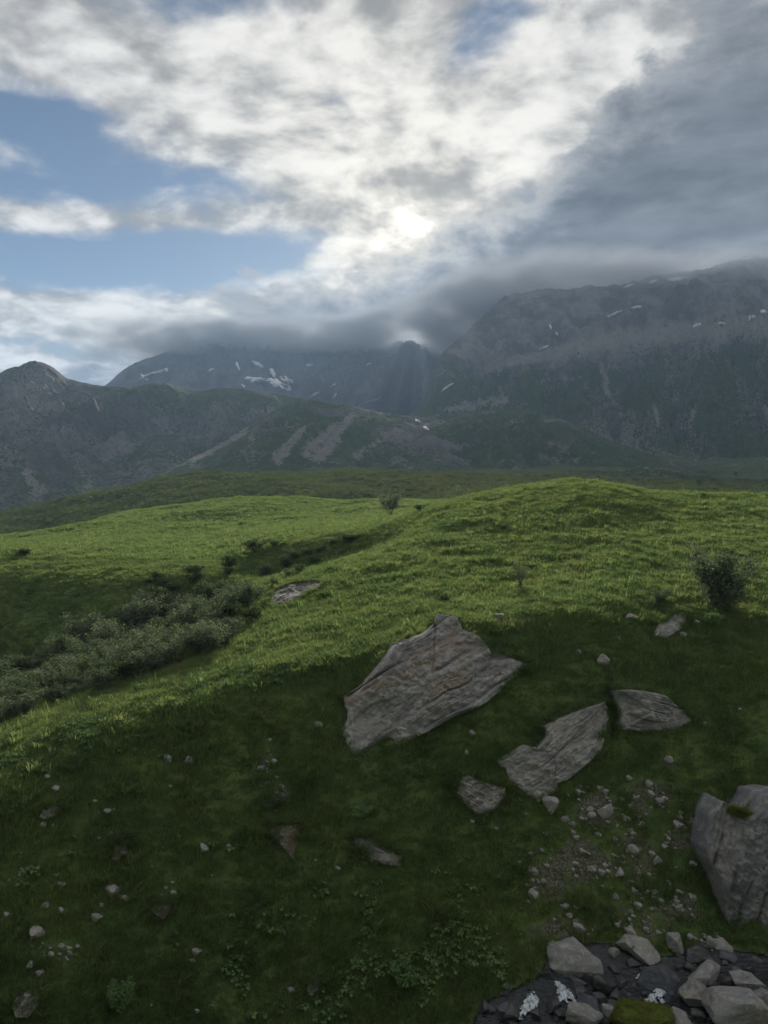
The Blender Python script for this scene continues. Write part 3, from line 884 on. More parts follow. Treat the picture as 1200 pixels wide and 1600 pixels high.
def outcrop(name, poly, mat, label, cat='boulder', bulge=0.9, n=150, rings=46, depth=2.5, strata=27.0, ledge=0.16, rough=0.16, seed=0, center=None,
            plane=None, group=None, lean=0.35, edge=2.2, parent=None, facets=7):
    """a rock whose outline follows the turf edge: bulging layered face in front, closed body going back into the hill"""
    O = resample(poly, n)
    ctr = np.array(center if center else O.mean(0))
    th = np.arange(n)
    rad = O - ctr
    jit = 1 + 0.028 * fbm2(th * 0.45, th * 0 + seed, 3, seed=seed + 5)
    O = ctr + rad * jit[:, None]
    if plane is None:
        B = np.array([GROUND.hit(a, b) for a, b in O])
    else:
        B = []
        for a, b in O:
            u, s = px_dir(a, b)
            yy = plane[0] + plane[1] * (b - ctr[1])
            B.append((u * yy, yy, s * yy))
        B = np.array(B)
    if plane is None:
        A_ = np.stack([O[:, 0] - ctr[0], O[:, 1] - ctr[1], np.ones(n)], 1)
        ok = B[:, 1] < np.percentile(B[:, 1], 92)
        for _ in range(3):
            co = np.linalg.lstsq(A_[ok], B[ok, 1], rcond=None)[0]
            fit = A_ @ co
            ok = np.abs(B[:, 1] - fit) < 1.2
        yy = np.clip(B[:, 1], fit - 0.9, fit + 0.5)
        B = B * (yy / B[:, 1])[:, None]
    C = B.mean(0)
    if center:
        uu, ss = px_dir(*ctr); C = np.array([uu * B[:, 1].mean(), B[:, 1].mean(), ss * B[:, 1].mean()])
    r = np.linspace(0, 1, rings) ** 0.8
    V = C[None, None] + r[:, None, None] * (B - C)[None]
    # smooth depth towards the middle
    size = np.sqrt(np.abs(np.linalg.norm(B - C, axis=1).mean()))
    nv = np.array([0.05, -1.0, lean]); nv /= np.linalg.norm(nv)
    f = (1 - r ** edge)[:, None]
    P = V.reshape(-1, 3)
    a = math.radians(strata)
    ns = np.array([-math.sin(a), 0.15, math.cos(a)])
    ts = np.array([math.cos(a), 0.0, math.sin(a)])
    span = np.linalg.norm(B - C, axis=1).mean()
    rq = np.random.default_rng(seed + 1000)
    c = P @ ns
    e = P @ ts
    ty = (-(O[:, 1] - ctr[1]) / max(1.0, np.abs(O[:, 1] - ctr[1]).max()))[None] * r[:, None]
    dome = (f ** 0.33) * bulge * (0.95 + 0.7 * ty)
    qc = ((c - c.mean()) / span).reshape(rings, n); qe = ((e - e.mean()) / span).reshape(rings, n)
    # flat broken faces: the dome is trimmed by a handful of planes
    D = dome
    for _ in range(facets):
        th_ = rq.uniform(0, 2 * math.pi); sl = rq.uniform(0.15, 0.75) * bulge
        D = np.minimum(D, rq.uniform(0.55, 1.05) * bulge * (0.9 + 0.6 * ty) + sl * (math.cos(th_) * qc + math.sin(th_) * qe))
    med = fbm3(P * np.array([1.3, 1.3, 1.8]) + seed, 4, 0.55, seed=seed + 2).reshape(rings, n)
    fine = (1 - np.abs(perlin3(P * 2.6 + seed, seed + 6)) * 2 - 0.5).reshape(rings, n)
    wob = fbm3(P * 0.30 + 5, 2, seed=seed + 3)
    # straight bedding: slabs stand out by different amounts, broken across at joints
    def slabs(h, k, amp):
        cc = c / h + wob * k
        ii = np.floor(cc)
        hv = perlin2(ii * 13.37 + 0.5, e / (h * 4.5) + ii * 3.1, seed + 77) * 0.8
        fr = cc - ii
        gap_ = np.exp(-(np.minimum(fr, 1 - fr) / 0.07) ** 2) * np.clip(0.5 + 1.6 * perlin2(ii * 7.7, e / (h * 3) + 9, seed + 5), 0, 1)
        return (amp * hv * 1.7 + amp * 0.7 * (fr - 0.5) - amp * 0.9 * gap_).reshape(rings, n)
    soft = np.minimum(1, f * 4.0)
    D = D + soft * (slabs(span * 0.27, 0.5, ledge) + slabs(span * 0.075, 0.9, ledge * 0.28) + rough * 0.9 * med + rough * 0.35 * fine) + 0.06
    V = V + D[..., None] * nv
    if plane is None:                      # the turf never shows through the rock
        for _ in range(24):
            low = V[..., 2] < ground_z(V[..., 0], V[..., 1]) + 0.22 * soft
            if not low.any():
                break
            V = V + (low * 0.1)[..., None] * nv
    if plane is None and label:
        EDGES.append((V[-1].copy(), V[-3].copy(), O - ctr, np.abs(O - ctr).max()))
    # skirt and back
    away = np.array([0.0, 1.0, -0.25])
    outw = (B - C); outw[:, 1] = 0
    outw /= np.maximum(np.linalg.norm(outw, axis=1), 1e-6)[:, None]
    s1 = V[-1] + away * depth * 0.35 + outw * 0.10
    s2 = V[-1] + away * depth - outw * 0.3 * depth * 0.3
    back = (C + away * depth * 1.05)[None]
    verts = np.vstack([V[1:].reshape(-1, 3), s1, s2, V[0, :1], back])
    R = rings - 1 + 2
    faces = []
    i = np.arange(n); j = (i + 1) % n
    q = [np.stack([k * n + i, (k + 1) * n + i, (k + 1) * n + j, k * n + j], 1) for k in range(R - 1)]
    tri0 = np.stack([np.full(n, R * n), i, j, j], 1)
    tri1 = np.stack([np.full(n, R * n + 1), (R - 1) * n + j, (R - 1) * n + i, (R - 1) * n + i], 1)
    F4 = np.vstack(q)
    F3 = np.vstack([tri0[:, :3], tri1[:, :3], F4[:, [0, 1, 2]], F4[:, [0, 2, 3]]])
    org = np.array([C[0], C[1], B[:, 2].min()])
    o = mesh_obj(name, verts - org, F3, mat, parent)
    o.location = org
    if label:
        tag(o, label, cat, group)
    return o


ICO = {k: ico(k) for k in (1, 2, 3, 4)}


def rock_shape(seed, sub=3, cuts=13, rough=0.10, flat=0.8):
    r = np.random.default_rng(seed)
    v, f = ICO[sub]
    v = v / (np.abs(v) ** 5).sum(1)[:, None] ** 0.2
    rot_ = np.linalg.qr(r.normal(size=(3, 3)) * 0.35 + np.eye(3))[0]
    v = v @ rot_
    for _ in range(cuts):
        nrm = r.normal(size=3); nrm /= np.linalg.norm(nrm)
        d = r.uniform(0.55, 0.95)
        e = v @ nrm - d
        v = v - np.maximum(e, 0)[:, None] * nrm * 0.97
    v *= np.array([1.0, r.uniform(0.65, 0.95), flat * r.uniform(0.75, 1.1)])
    nn = fbm3(v * 1.6 + seed * 3.7, 3, 0.6, seed=seed)
    n2 = fbm3(v * np.array([1.5, 1.5, 5.0]) + seed, 3, 0.6, seed=seed + 4)
    v = v * (1 + rough * nn + rough * 0.5 * n2)[:, None]
    v /= np.abs(v[:, 0]).max()
    return v, f


ROCK_MESH = {}


def rock_mesh(key, seed, matname, **kw):
    k = (key, seed, matname)
    if k not in ROCK_MESH:
        v, f = rock_shape(seed, **kw)
        me = bpy.data.meshes.new(key)
        me.from_pydata(v.tolist(), [], f.tolist())
        me.materials.append(MAT[matname])
        me.polygons.foreach_set('use_smooth', np.ones(len(f), bool))
        # keep the broken edges crisp
        me.set_sharp_from_angle(angle=math.radians(26))
        ROCK_MESH[k] = me
    return ROCK_MESH[k]


def stone(px, py, w, h, label, matname='stone', name='stone', cat='stone', group=None, seed=None, rot=0.0, sub=2, sink=0.38, up=0.0, cuts=13, flat=0.8):
    """free stone: its foot stands on the ground seen at the pixel just under its middle"""
    seed = seed if seed is not None else int(px * 7 + py * 3) % 9
    p = GROUND.hit(px, py + 0.25 * h)
    rx = 1.12 * w / 2 / F * p[1]
    rz = 1.12 * h / 2 / F * p[1]
    me = rock_mesh(name, seed, matname, sub=sub, cuts=cuts, flat=flat)
    o = link(name, me)
    zext = max(v.co.z for v in me.vertices)
    o.scale = (rx, rx * 0.95, min(rz / max(zext, 0.2), 1.35 * rx))
    o.rotation_euler = (random.uniform(-0.15, 0.15), math.radians(rot), random.uniform(-0.5, 0.5))
    o.location = (p[0], p[1] + rx * 0.1, p[2] + rz * (1 - 2 * sink) + up)
    tag(o, label, cat, group)
    return o


outcrop('boulder', [(680, 961), (700, 963), (712, 967), (720, 985), (735, 990), (749, 997), (767, 1021), (788, 1022), (800, 1030), (821, 1034), (827, 1050), (809, 1048), (803, 1060), (779, 1081),
                    (755, 1102), (710, 1120), (668, 1144), (626, 1162), (608, 1152), (582, 1166), (557, 1181), (545, 1168), (533, 1141), (543, 1123), (540, 1108), (535, 1090), (560, 1072), (584, 1045), (603, 1021), (608, 1006), (632, 1000), (656, 991), (674, 977)],
        MAT['rock_warm'], 'huge layered grey boulder with ochre stains, the largest in the middle of the slope', bulge=1.8, n=220, rings=76, depth=3.5, seed=3, center=(672, 1068), ledge=0.36, rough=0.30)
outcrop('boulder', [(940, 1096), (946, 1120), (938, 1170), (914, 1194), (886, 1218), (862, 1227), (872, 1236), (840, 1250), (812, 1240), (795, 1220), (790, 1204), (772, 1190), (798, 1171), (812, 1162), (830, 1171), (849, 1148), (844, 1134), (872, 1120), (900, 1108), (924, 1101)],
        MAT['rock'], 'broad smooth grey boulder beside the dark cleft, overhanging a brown foot', bulge=1.4, n=170, rings=56, depth=2.6, seed=14, center=(864, 1175), strata=32, ledge=0.18, rough=0.2)
outcrop('boulder', [(951, 1079), (976, 1077), (1001, 1080), (1031, 1085), (1047, 1099), (1071, 1112), (1087, 1127), (1057, 1138), (1012, 1145), (970, 1140), (958, 1131), (964, 1115), (953, 1092)],
        MAT['rock_warm'], 'wedge shaped boulder right of the dark cleft, pale on top and brown below', bulge=1.1, n=140, rings=46, depth=2.2, seed=25, strata=-14, ledge=0.22, rough=0.2)
outcrop('boulder', [(712, 1214), (728, 1209), (746, 1218), (767, 1225), (793, 1229), (791, 1246), (774, 1264), (746, 1274), (728, 1260), (711, 1243), (708, 1228)],
        MAT['rock'], 'knobbly grey boulder just below left of the broad smooth boulder', bulge=0.75, n=110, rings=34, depth=1.6, seed=36, strata=-30, ledge=0.22, rough=0.45)
outcrop('boulder', [(1122, 1249), (1134, 1256), (1146, 1262), (1162, 1270), (1176, 1252), (1180, 1240), (1200, 1236), (1240, 1240), (1285, 1290), (1300, 1390), (1275, 1470), (1235, 1502), (1200, 1497), (1170, 1482), (1140, 1446), (1125, 1405), (1116, 1370), (1100, 1337), (1097, 1320), (1102, 1295), (1108, 1272)],
        MAT['rock_grey'], 'towering blue grey boulder standing over the stream at the right edge', bulge=1.5, n=170, rings=56, depth=3.6, seed=47, center=(1190, 1370), strata=70, ledge=0.20, rough=0.20, plane=(35.4, -0.012), edge=3.2, facets=9)
outcrop('boulder', [(1019, 996), (1024, 976), (1040, 966), (1058, 955), (1071, 957), (1070, 970), (1060, 986), (1040, 998)],
        MAT['rock'], 'lone pale boulder in the shade below the big alder bush', bulge=0.6, n=80, rings=24, depth=1.2, seed=58, strata=-30)
outcrop('rock_outcrop', [(418, 946), (424, 930), (450, 915), (490, 909), (512, 912), (505, 921), (480, 931), (460, 941), (440, 949)],
        MAT['rock_lichen'], 'flat lichen spotted rock slab set in the sunlit grass above the thicket', 'rock', bulge=0.35, n=100, rings=26, depth=1.2, seed=69, strata=10, lean=0.9)
outcrop('rock_outcrop', [(418, 1292), (440, 1286), (465, 1284), (470, 1304), (463, 1320), (459, 1346), (448, 1332), (428, 1309)],
        MAT['rock_brown'], 'crumbling brown rock patch pointing downhill in the dark slope', 'rock', bulge=0.22, n=80, rings=24, depth=0.8, seed=70, strata=60, rough=0.2)
outcrop('rock_outcrop', [(551, 1304), (575, 1308), (600, 1324), (629, 1335), (625, 1354), (600, 1351), (575, 1339), (554, 1326)],
        MAT['rock'], 'long pale rock ledge in the dark grass below the huge boulder', 'rock', bulge=0.35, n=90, rings=26, depth=1.0, seed=81, strata=-22)
outcrop('boulder', [(63, 1277), (68, 1265), (85, 1255), (101, 1253), (99, 1265), (86, 1275), (72, 1281)],
        MAT['stone'], 'flat topped pale boulder near the left edge below the sunlit crest', bulge=0.4, n=70, rings=20, depth=0.9, seed=92, strata=20)
outcrop('boulder', [(22, 1572), (28, 1552), (44, 1544), (63, 1546), (64, 1568), (48, 1588), (28, 1588)],
        MAT['stone'], 'rounded pale boulder in the bottom left corner', bulge=0.5, n=80, rings=22, depth=0.9, seed=93, strata=70)
outcrop('rock_outcrop', [(478, 1546), (484, 1530), (494, 1520), (502, 1526), (498, 1544), (486, 1556)],
        MAT['stone'], 'small split pale rock low on the slope between the two leafy bushes', 'rock', bulge=0.25, n=60, rings=18, depth=0.6, seed=94, strata=70)
outcrop('rock_outcrop', [(236, 1420), (246, 1410), (266, 1408), (268, 1424), (258, 1436), (246, 1430)],
        MAT['rock_brown'], 'brown earthy rock patch right of the round grey stone', 'rock', bulge=0.2, n=60, rings=18, depth=0.6, seed=95)
outcrop('rock_outcrop', [(175, 1345), (182, 1318), (196, 1300), (204, 1306), (198, 1330), (184, 1348)],
        MAT['rock_brown'], 'narrow grey gravelly rib above the round grey stone', 'rock', bulge=0.15, n=60, rings=18, depth=0.6, seed=96, strata=60)

# single stones lying in the turf: px, py, width, height, label
for (px, py, w, h, lb) in [
    (175, 1393, 21, 26, 'round grey stone, largest of a small cluster on the left of the slope'),
    (195, 1406, 12, 15, 'small stone close right of the round grey stone'),
    (152, 1434, 18, 15, 'slanted pale stone below the round grey stone'),
    (158, 1415, 9, 9, 'little stone between the round grey stone and the slanted pale one'),
    (70, 1417, 12, 16, 'tilted pale stone left of the round grey stone'),
    (96, 1424, 10, 14, 'upright pale stone between the tilted stone and the cluster'),
    (55, 1460, 22, 20, 'grey stone above the gravel scar at lower left'),
    (48, 1510, 12, 15, 'triangular stone above the rounded corner boulder'),
    (262, 1186, 15, 12, 'left one of two pale stones high on the left slope'),
    (295, 1189, 13, 18, 'right one of two pale stones high on the left slope'),
    (302, 1248, 7, 9, 'tiny white stone below the two pale stones'),
    (320, 1327, 16, 17, 'lone pale stone left of the crumbling brown rock'),
    (498, 1133, 16, 26, 'upright grey stone against the left foot of the huge boulder'),
    (68, 1290, 13, 12, 'dull stone tucked under the flat topped boulder'),
    (75, 1215, 11, 9, 'small white stone near the sunlit crest at far left'),
    (88, 1233, 14, 8, 'flat mossy stone under the small white stone at far left'),
    (155, 1310, 7, 6, 'tiny pale stone left of the gravelly rib'),
    (168, 1268, 14, 9, 'small slanted stone above the gravelly rib'),
    (173, 1303, 12, 8, 'whitish chip at the top of the gravelly rib'),
    (308, 1487, 17, 12, 'oval pale stone in the dark lower slope'),
    (300, 1502, 12, 10, 'brownish stone under the oval pale stone'),
    (308, 1581, 8, 28, 'thin upright stone sliver at the bottom edge'),
    (95, 1382, 18, 6, 'thin flat stone above the tilted pale stone'),
    (528, 1358, 10, 8, 'white chip left of the long rock ledge'),
    (862, 1257, 29, 28, 'round topped stone under the foot of the broad smooth boulder'),
    (738, 1147, 11, 11, 'pale chip in the grass between the huge and the broad boulder'),
    (729, 1178, 9, 12, 'small upright stone left of the broad boulder'),
    (943, 1033, 19, 30, 'upright grey stone above the dark cleft'),
    (1046, 1189, 18, 26, 'shattered grey stone under the wedge shaped boulder'),
    (904, 1019, 9, 8, 'little white stone up the slope from the dark cleft'),
    (987, 965, 19, 10, 'low grey stone left of the lone boulder in the shade'),
    (968, 998, 7, 8, 'bright white pebble left of the lone boulder in the shade'),
    (1089, 973, 9, 8, 'small stone right of the lone boulder in the shade'),
    (1067, 992, 13, 8, 'small flat stone at the foot of the lone boulder'),
    (781, 963, 16, 8, 'low stone on the dark turf right of the huge boulder top'),
    (1155, 1108, 9, 6, 'white chip alone on the shaded right slope'),
    (1100, 1131, 8, 6, 'pebble just right of the wedge shaped boulder tip'),
    (1004, 1290, 14, 16, 'oval pale stone at the right end of the earth scar'),
    (1060, 1292, 18, 24, 'grey stone between the earth scar and the towering boulder'),
    (1088, 1309, 14, 32, 'slab leaning beside the towering boulder'),
    (1027, 1347, 17, 18, 'rounded pale stone below the earth scar'),
    (948, 1268, 30, 26, 'buried grey stone in the middle of the earth scar'),
    (923, 1266, 13, 19, 'upright stone left in the earth scar'),
    (990, 1247, 9, 10, 'pale stone at the top of the earth scar'),
    (1038, 1248, 11, 8, 'white stone in the brown soil above the towering boulder'),
    (777, 1370, 11, 9, 'white stone alone in the turf left of the stone trail'),
    (834, 1400, 18, 20, 'pale stone at the lower end of the stone trail'),
    (832, 1362, 20, 12, 'white broken stone at the upper end of the stone trail'),
    (884, 1419, 13, 13, 'angular stone right of the stone trail'),
    (925, 1360, 13, 12, 'grey stone in the middle of the rubble'),
    (969, 1365, 16, 18, 'slanted stone in the right of the rubble'),
    (988, 1330, 20, 18, 'broken pale stone high in the rubble'),
    (961, 1402, 12, 11, 'greenish stone under the rubble'),
    (991, 1393, 12, 14, 'pale stone low in the rubble'),
    (776, 1296, 8, 12, 'small upright stone below the knobbly boulder'),
    (738, 1285, 8, 8, 'small bluish stone under the knobbly boulder'),
    (986, 1425, 10, 18, 'narrow slab above the streamside stones'),
    (904, 1450, 18, 14, 'dull slanted stone above the square streamside boulder'),
    (1190, 1105, 6, 5, 'tiny pebble at the right edge of the shaded slope'),
    (620, 1100 + 62, 8, 6, 'chip at the lower edge of the huge boulder'),
]:
    stone(px, py, w, h, lb, sub=2, sink=0.24)

# stones of the brook: px, py, w, h, material, label, rotation
BROOK = [
    (900, 1506, 84, 52, 'stone_pale', 'square pale boulder at the upper edge of the brook', 0),
    (864, 1478, 21, 15, 'stone', 'small stone on top left of the square pale boulder', 0),
    (957, 1489, 20, 20, 'stone', 'grey stone right of the square pale boulder', 0),
    (1001, 1484, 66, 30, 'stone', 'long slanted slab above the dark brook stones', 22),
    (985, 1458, 22, 18, 'stone', 'pale stone perched on the long slanted slab', 0),
    (1054, 1474, 34, 50, 'stone_pale', 'tall pale stone leaning over the brook', 12),
    (1033, 1530, 64, 40, 'stone_blue', 'dark blue grey block in the middle of the brook', 6),
    (1101, 1528, 72, 28, 'stone_pale', 'flat pale slab, upper one of the pale group at lower right', 0),
    (1087, 1560, 56, 44, 'stone_pale', 'tilted pale slab, left one of the pale group at lower right', -22),
    (1144, 1574, 110, 60, 'stone_pale', 'broad pale boulder, largest of the pale group at lower right', -8),
    (1166, 1538, 58, 30, 'stone_pale', 'rounded pale stone behind the broad pale boulder', 0),
    (1190, 1560, 40, 30, 'stone_pale', 'pale stone cut by the right edge above the corner moss', 0),
    (944, 1540, 40, 36, 'stone_wet', 'dark rounded wet stone below the square boulder', 0),
    (904, 1550, 36, 24, 'stone_wet', 'low wet stone beside the left small fall', 0),
    (936, 1562, 30, 20, 'stone_wet', 'small wet stone under the dark rounded one', 0),
    (913, 1588, 62, 40, 'stone_pale', 'craggy pale boulder at the bottom edge of the brook', 0),
    (951, 1581, 30, 28, 'stone', 'bluish stone beside the craggy bottom boulder', 0),
    (1049, 1560, 26, 24, 'stone_blue', 'pale wet stone right of the white fall', -20),
    (975, 1586, 32, 22, 'stone_wet', 'dark stone between the bluish stone and the mossy hump', 0),
    (990, 1510, 26, 22, 'stone_wet', 'dark stone under the long slanted slab', 0),
    (1090, 1490, 44, 26, 'stone_wet', 'dark stone at the foot of the tall pale stone', 0),
    (1130, 1480, 30, 20, 'stone', 'grey stone at the foot of the towering boulder', 0),
    (1112, 1474, 20, 24, 'stone', 'angular grey stone on the bank left of the towering boulder', 0),
    (866, 1571, 30, 24, 'stone_wet', 'black stone in the left small fall', 0),
    (838, 1588, 24, 22, 'stone_wet', 'black stone dividing the leftmost fall', 0),
    (790, 1585, 34, 34, 'stone_blue', 'dark slab at the left end of the brook', 0),
    (970, 1535, 26, 16, 'stone_wet', 'wet stone between the rounded stone and the blue block', 0),
    (1062, 1596, 50, 16, 'stone_pale', 'pale stone right beside the mossy hump', 0),
]
for (px, py, w, h, mt, lb, rot) in BROOK:
    stone(px, py, w, h, lb, mt, name='brook_stone', cat='stone', rot=rot, sub=4, sink=0.25, cuts=15, seed=int(px + py) % 17)

# cobbles of the brook bed that nothing tells apart
r2 = np.random.default_rng(77)
cnt = 0
while cnt < 170:
    px = r2.uniform(742, 1200); py = r2.uniform(1490, 1604)
    if not in_poly(np.array([px]), np.array([py]), BED)[0]:
        continue
    w = 8 + r2.exponential(5.5)
    stone(px, py, w, w * r2.uniform(0.55, 0.95), 'small dark wet cobble among the larger stones of the brook', 'stone_wet' if r2.random() < 0.75 else 'stone_blue', name='cobble', cat='stone',
          group='cobbles in the brook bed', seed=int(r2.integers(0, 7)), sub=2, sink=0.3)
    cnt += 1
# loose rubble that nothing tells apart
cnt = 0
zones = [(940, 1262, 70, 30, 45), (1030, 1245, 40, 18, 14), (905, 1345, 60, 36, 26), (985, 1345, 32, 50, 30), (832, 1380, 12, 26, 9), (885, 1445, 45, 20, 16), (1000, 1430, 45, 30, 26), (1065, 1330, 30, 60, 18),
         (1065, 1410, 40, 25, 16), (860, 1300, 16, 12, 6), (1090, 1470, 40, 20, 14)]
for (cx, cy, rx, ry, nn) in zones:
    for _ in range(nn):
        px, py = r2.normal(cx, rx * 0.6), r2.normal(cy, ry * 0.6)
        w = min(15, 4.5 + r2.exponential(3.0))
        stone(px, py, w, w * r2.uniform(0.6, 1.0), 'small pale stone of the loose rubble between the boulders and the brook', 'stone', name='rubble_stone', cat='stone', group='loose rubble above the brook',
              seed=int(r2.integers(0, 6)), sub=1, sink=0.12)
for (cx, cy, rx, ry, nn) in [(85, 1490, 24, 16, 24), (62, 1530, 10, 18, 10), (190, 1325, 8, 18, 8), (418, 1190, 8, 28, 18), (440, 1240, 12, 18, 8), (30, 1368, 18, 8, 9), (255, 1395, 12, 16, 7)]:
    for _ in range(nn):
        px, py = r2.normal(cx, rx * 0.7), r2.normal(cy, ry * 0.7)
        w = min(11, 4.0 + r2.exponential(2.2))
        stone(px, py, w, w * r2.uniform(0.6, 1.0), 'small pale stone in a gravel scar of the left slope', 'stone', name='scar_stone', cat='stone', group='stones in the gravel scars of the left slope',
              seed=int(r2.integers(0, 6)), sub=1, sink=0.12)


# ------------------------------------------------------------------ water
def mat_water():
    m, t, out = new_mat('clear brook water')
    p = t.node('ShaderNodeNewGeometry').outputs['Position']
    n = t.noise(t.mapping(p, scale=(1, 1.6, 1)), 4.0, 5, 0.6)
    c = t.mix(t.sm(n, 0.4, 0.6), (0.010, 0.013, 0.016), (0.022, 0.026, 0.030))
    principled(t, out, c, 0.08, 0.5, bump(t, n, 0.6, 0.12))
    return m


def mat_foam():
    m, t, out = new_mat('white water')
    p = t.node('ShaderNodeNewGeometry').outputs['Position']
    n = t.noise(t.mapping(p, scale=(1.6, 1.0, 1)), 5.0, 6, 0.68)
    c = t.mix(t.sm(n, 0.36, 0.60), (0.22, 0.26, 0.29), (0.66, 0.71, 0.76))
    principled(t, out, c, 0.5, 0.4, bump(t, n, 0.7, 0.08))
    return m


MAT['water'] = mat_water()
MAT['foam'] = mat_foam()
wx = np.linspace(3.4, 19.0, 120)
wy = np.linspace(26.6, 35.2, 90)
WX, WY = np.meshgrid(wx, wy)
WZ0 = ground_z(WX, WY)
WZ = blur(blur(WZ0, 6, 0), 6, 1)
uu_ = WX / WY
wj = np.clip(np.searchsorted(ug, uu_) - 1, 0, len(ug) - 2); wi = np.clip(np.searchsorted(Yrow, WY) - 1, 0, len(Yrow) - 2)
WZ = WZ + 0.10 - 0.7 * (1 - sstep(bedm[wi, wj], 0.15, 0.75)) + 0.03 * fbm2(WX * 2.2, WY * 2.2, 3, seed=71)
water = mesh_obj('stream_water', np.stack([WX, WY, WZ], -1).reshape(-1, 3), grid_faces(*WX.shape), MAT['water'])
tag(water, kind='structure')


def fall(pts, w0, w1, label):
    """a short tongue of white water sliding between the stones"""
    P = np.array([GROUND.hit(a, b) for a, b in pts])
    n = 70
    s = np.linspace(0, 1, n)
    k = np.linspace(0, 1, len(P))
    L = np.stack([np.interp(s, k, P[:, i]) for i in range(3)], 1)
    m_ = 41
    c = np.linspace(-1, 1, m_)
    W = w0 + (w1 - w0) * s
    X = L[:, 0][:, None] + c[None] * W[:, None] + 0.10 * fbm2(s * 5, s * 0 + w0 * 9, 3, seed=8)[:, None]
    Yv = np.repeat(L[:, 1][:, None], m_, 1)
    body = (1 - c[None] ** 2) ** 0.7 * np.sin(np.pi * np.clip(s, 0.06, 0.94))[:, None] ** 0.5
    fo = fbm2(X * 4.0, Yv * 3.0, 5, 0.7, seed=12)
    Z = L[:, 2][:, None] + 0.13 + 0.14 * body + 0.05 * fo
    keep = (body * 0.8 + 1.2 * fo) > 0.34
    fc = grid_faces(n, m_)
    fc = fc[keep.ravel()[fc].all(1)]
    o = mesh_obj('waterfall', np.stack([X, Yv, Z], -1).reshape(-1, 3), fc, MAT['foam'])
    tag(o, label, 'waterfall')


fall([(1040, 1540), (1029, 1558), (1012, 1584)], 0.22, 0.62, 'white water tumbling past the dark blue block')
fall([(862, 1536), (878, 1553), (898, 1578)], 0.25, 0.6, 'white water below the square pale boulder')
fall([(832, 1556), (828, 1574), (815, 1600)], 0.22, 0.55, 'thin white fall among black stones at the bottom edge')
fall([(1008, 1520), (1003, 1528), (996, 1536)], 0.08, 0.14, 'small white trickle left of the dark blue block')

# boulders strewn over the far pasture
r4 = np.random.default_rng(55)
for (cx, cy, rx, ry, nn, lb, gp) in [(140, 768, 60, 9, 18, 'tiny pale boulder on the far pasture hill at the left', 'boulders on the far left pasture'),
                                     (1060, 722, 110, 14, 46, 'tiny grey boulder strewn on the valley floor below the right mountain', 'boulders on the far valley floor'),
                                     (720, 762, 60, 6, 8, 'tiny pale boulder beside the reddish heath', 'boulders beside the heath')]:
    for _ in range(nn):
        px, py = r4.normal(cx, rx * 0.7), r4.normal(cy, ry * 0.7)
        w = 2.5 + r4.exponential(1.6)
        stone(px, py, w, w * r4.uniform(0.5, 0.8), lb, 'stone', name='far_boulder', cat='boulder', group=gp, seed=int(r4.integers(0, 6)), sub=1, sink=0.12)

# chips scattered singly over the shaded slope
for _ in range(90):
    px, py = (r4.uniform(10, 520), r4.uniform(1190, 1590)) if r4.random() < 0.55 else (r4.uniform(760, 1090), r4.uniform(1160, 1470))
    w = 3.5 + r4.exponential(1.8)
    stone(px, py, w, w * r4.uniform(0.6, 0.9), 'tiny pale stone chip lying singly on the shaded slope', 'stone', name='stone_chip', cat='stone', group='stone chips on the shaded slope', seed=int(r4.integers(0, 6)), sub=1, sink=0.1)

# ------------------------------------------------------------------ grass and herbs
def mat_leaf(name, c1, c2, c3, trans=0.45, nscale=0.25, sat_noise=True):
    m, t, out = new_mat(name)
    p = t.node('ShaderNodeNewGeometry').outputs['Position']
    r = t.node('ShaderNodeObjectInfo').outputs['Random']
    n = t.m('ADD', t.m('MULTIPLY', t.noise(p, nscale, 3, 0.6), 0.55), t.m('MULTIPLY', t.noise(p, nscale * 4.5, 3, 0.6), 0.45))
    c = t.mix(t.sm(n, 0.38, 0.62), c1, c2)
    c = t.mix(t.m('MULTIPLY', t.sm(r, 0.45, 1.0), 0.6), c, c3)
    d = t.node('ShaderNodeBsdfDiffuse'); t.put(d.inputs[0], c)
    tr = t.node('ShaderNodeBsdfTranslucent'); t.put(tr.inputs[0], t.mix(0.5, c, t.v('MULTIPLY', c, (1.3, 1.3, 0.7))))
    mx = t.node('ShaderNodeMixShader'); mx.inputs[0].default_value = trans
    t.l.new(d.outputs[0], mx.inputs[1]); t.l.new(tr.outputs[0], mx.inputs[2])
    t.l.new(mx.outputs[0], out.inputs[0])
    return m


MAT['grass'] = mat_leaf('meadow grass', (0.105, 0.172, 0.070), (0.185, 0.250, 0.094), (0.24, 0.26, 0.13), 0.6)
MAT['cloud_shade'] = mat_leaf('moor grass', (0.055, 0.078, 0.034), (0.090, 0.112, 0.046), (0.12, 0.13, 0.065), 0.5, 0.03)  # grass darkened to carry the painted cloud shadow of the far hills
MAT['herb'] = mat_leaf('broad herb leaves', (0.11, 0.19, 0.075), (0.16, 0.245, 0.095), (0.22, 0.30, 0.14), 0.35)
MAT['alder'] = mat_leaf('grey green alder leaves', (0.092, 0.125, 0.078), (0.14, 0.178, 0.115), (0.205, 0.235, 0.165), 0.45, 0.6)
MAT['dark_bush'] = mat_leaf('dark bush leaves', (0.055, 0.080, 0.040), (0.082, 0.112, 0.055), (0.115, 0.14, 0.08), 0.4, 0.6)
MAT['fresh_bush'] = mat_leaf('fresh green bush leaves', (0.11, 0.185, 0.075), (0.155, 0.24, 0.095), (0.21, 0.30, 0.13), 0.4, 0.8)
MAT['moss'] = mat_leaf('yellow green moss', (0.12, 0.15, 0.035), (0.17, 0.195, 0.05), (0.20, 0.21, 0.07), 0.3, 3.0)


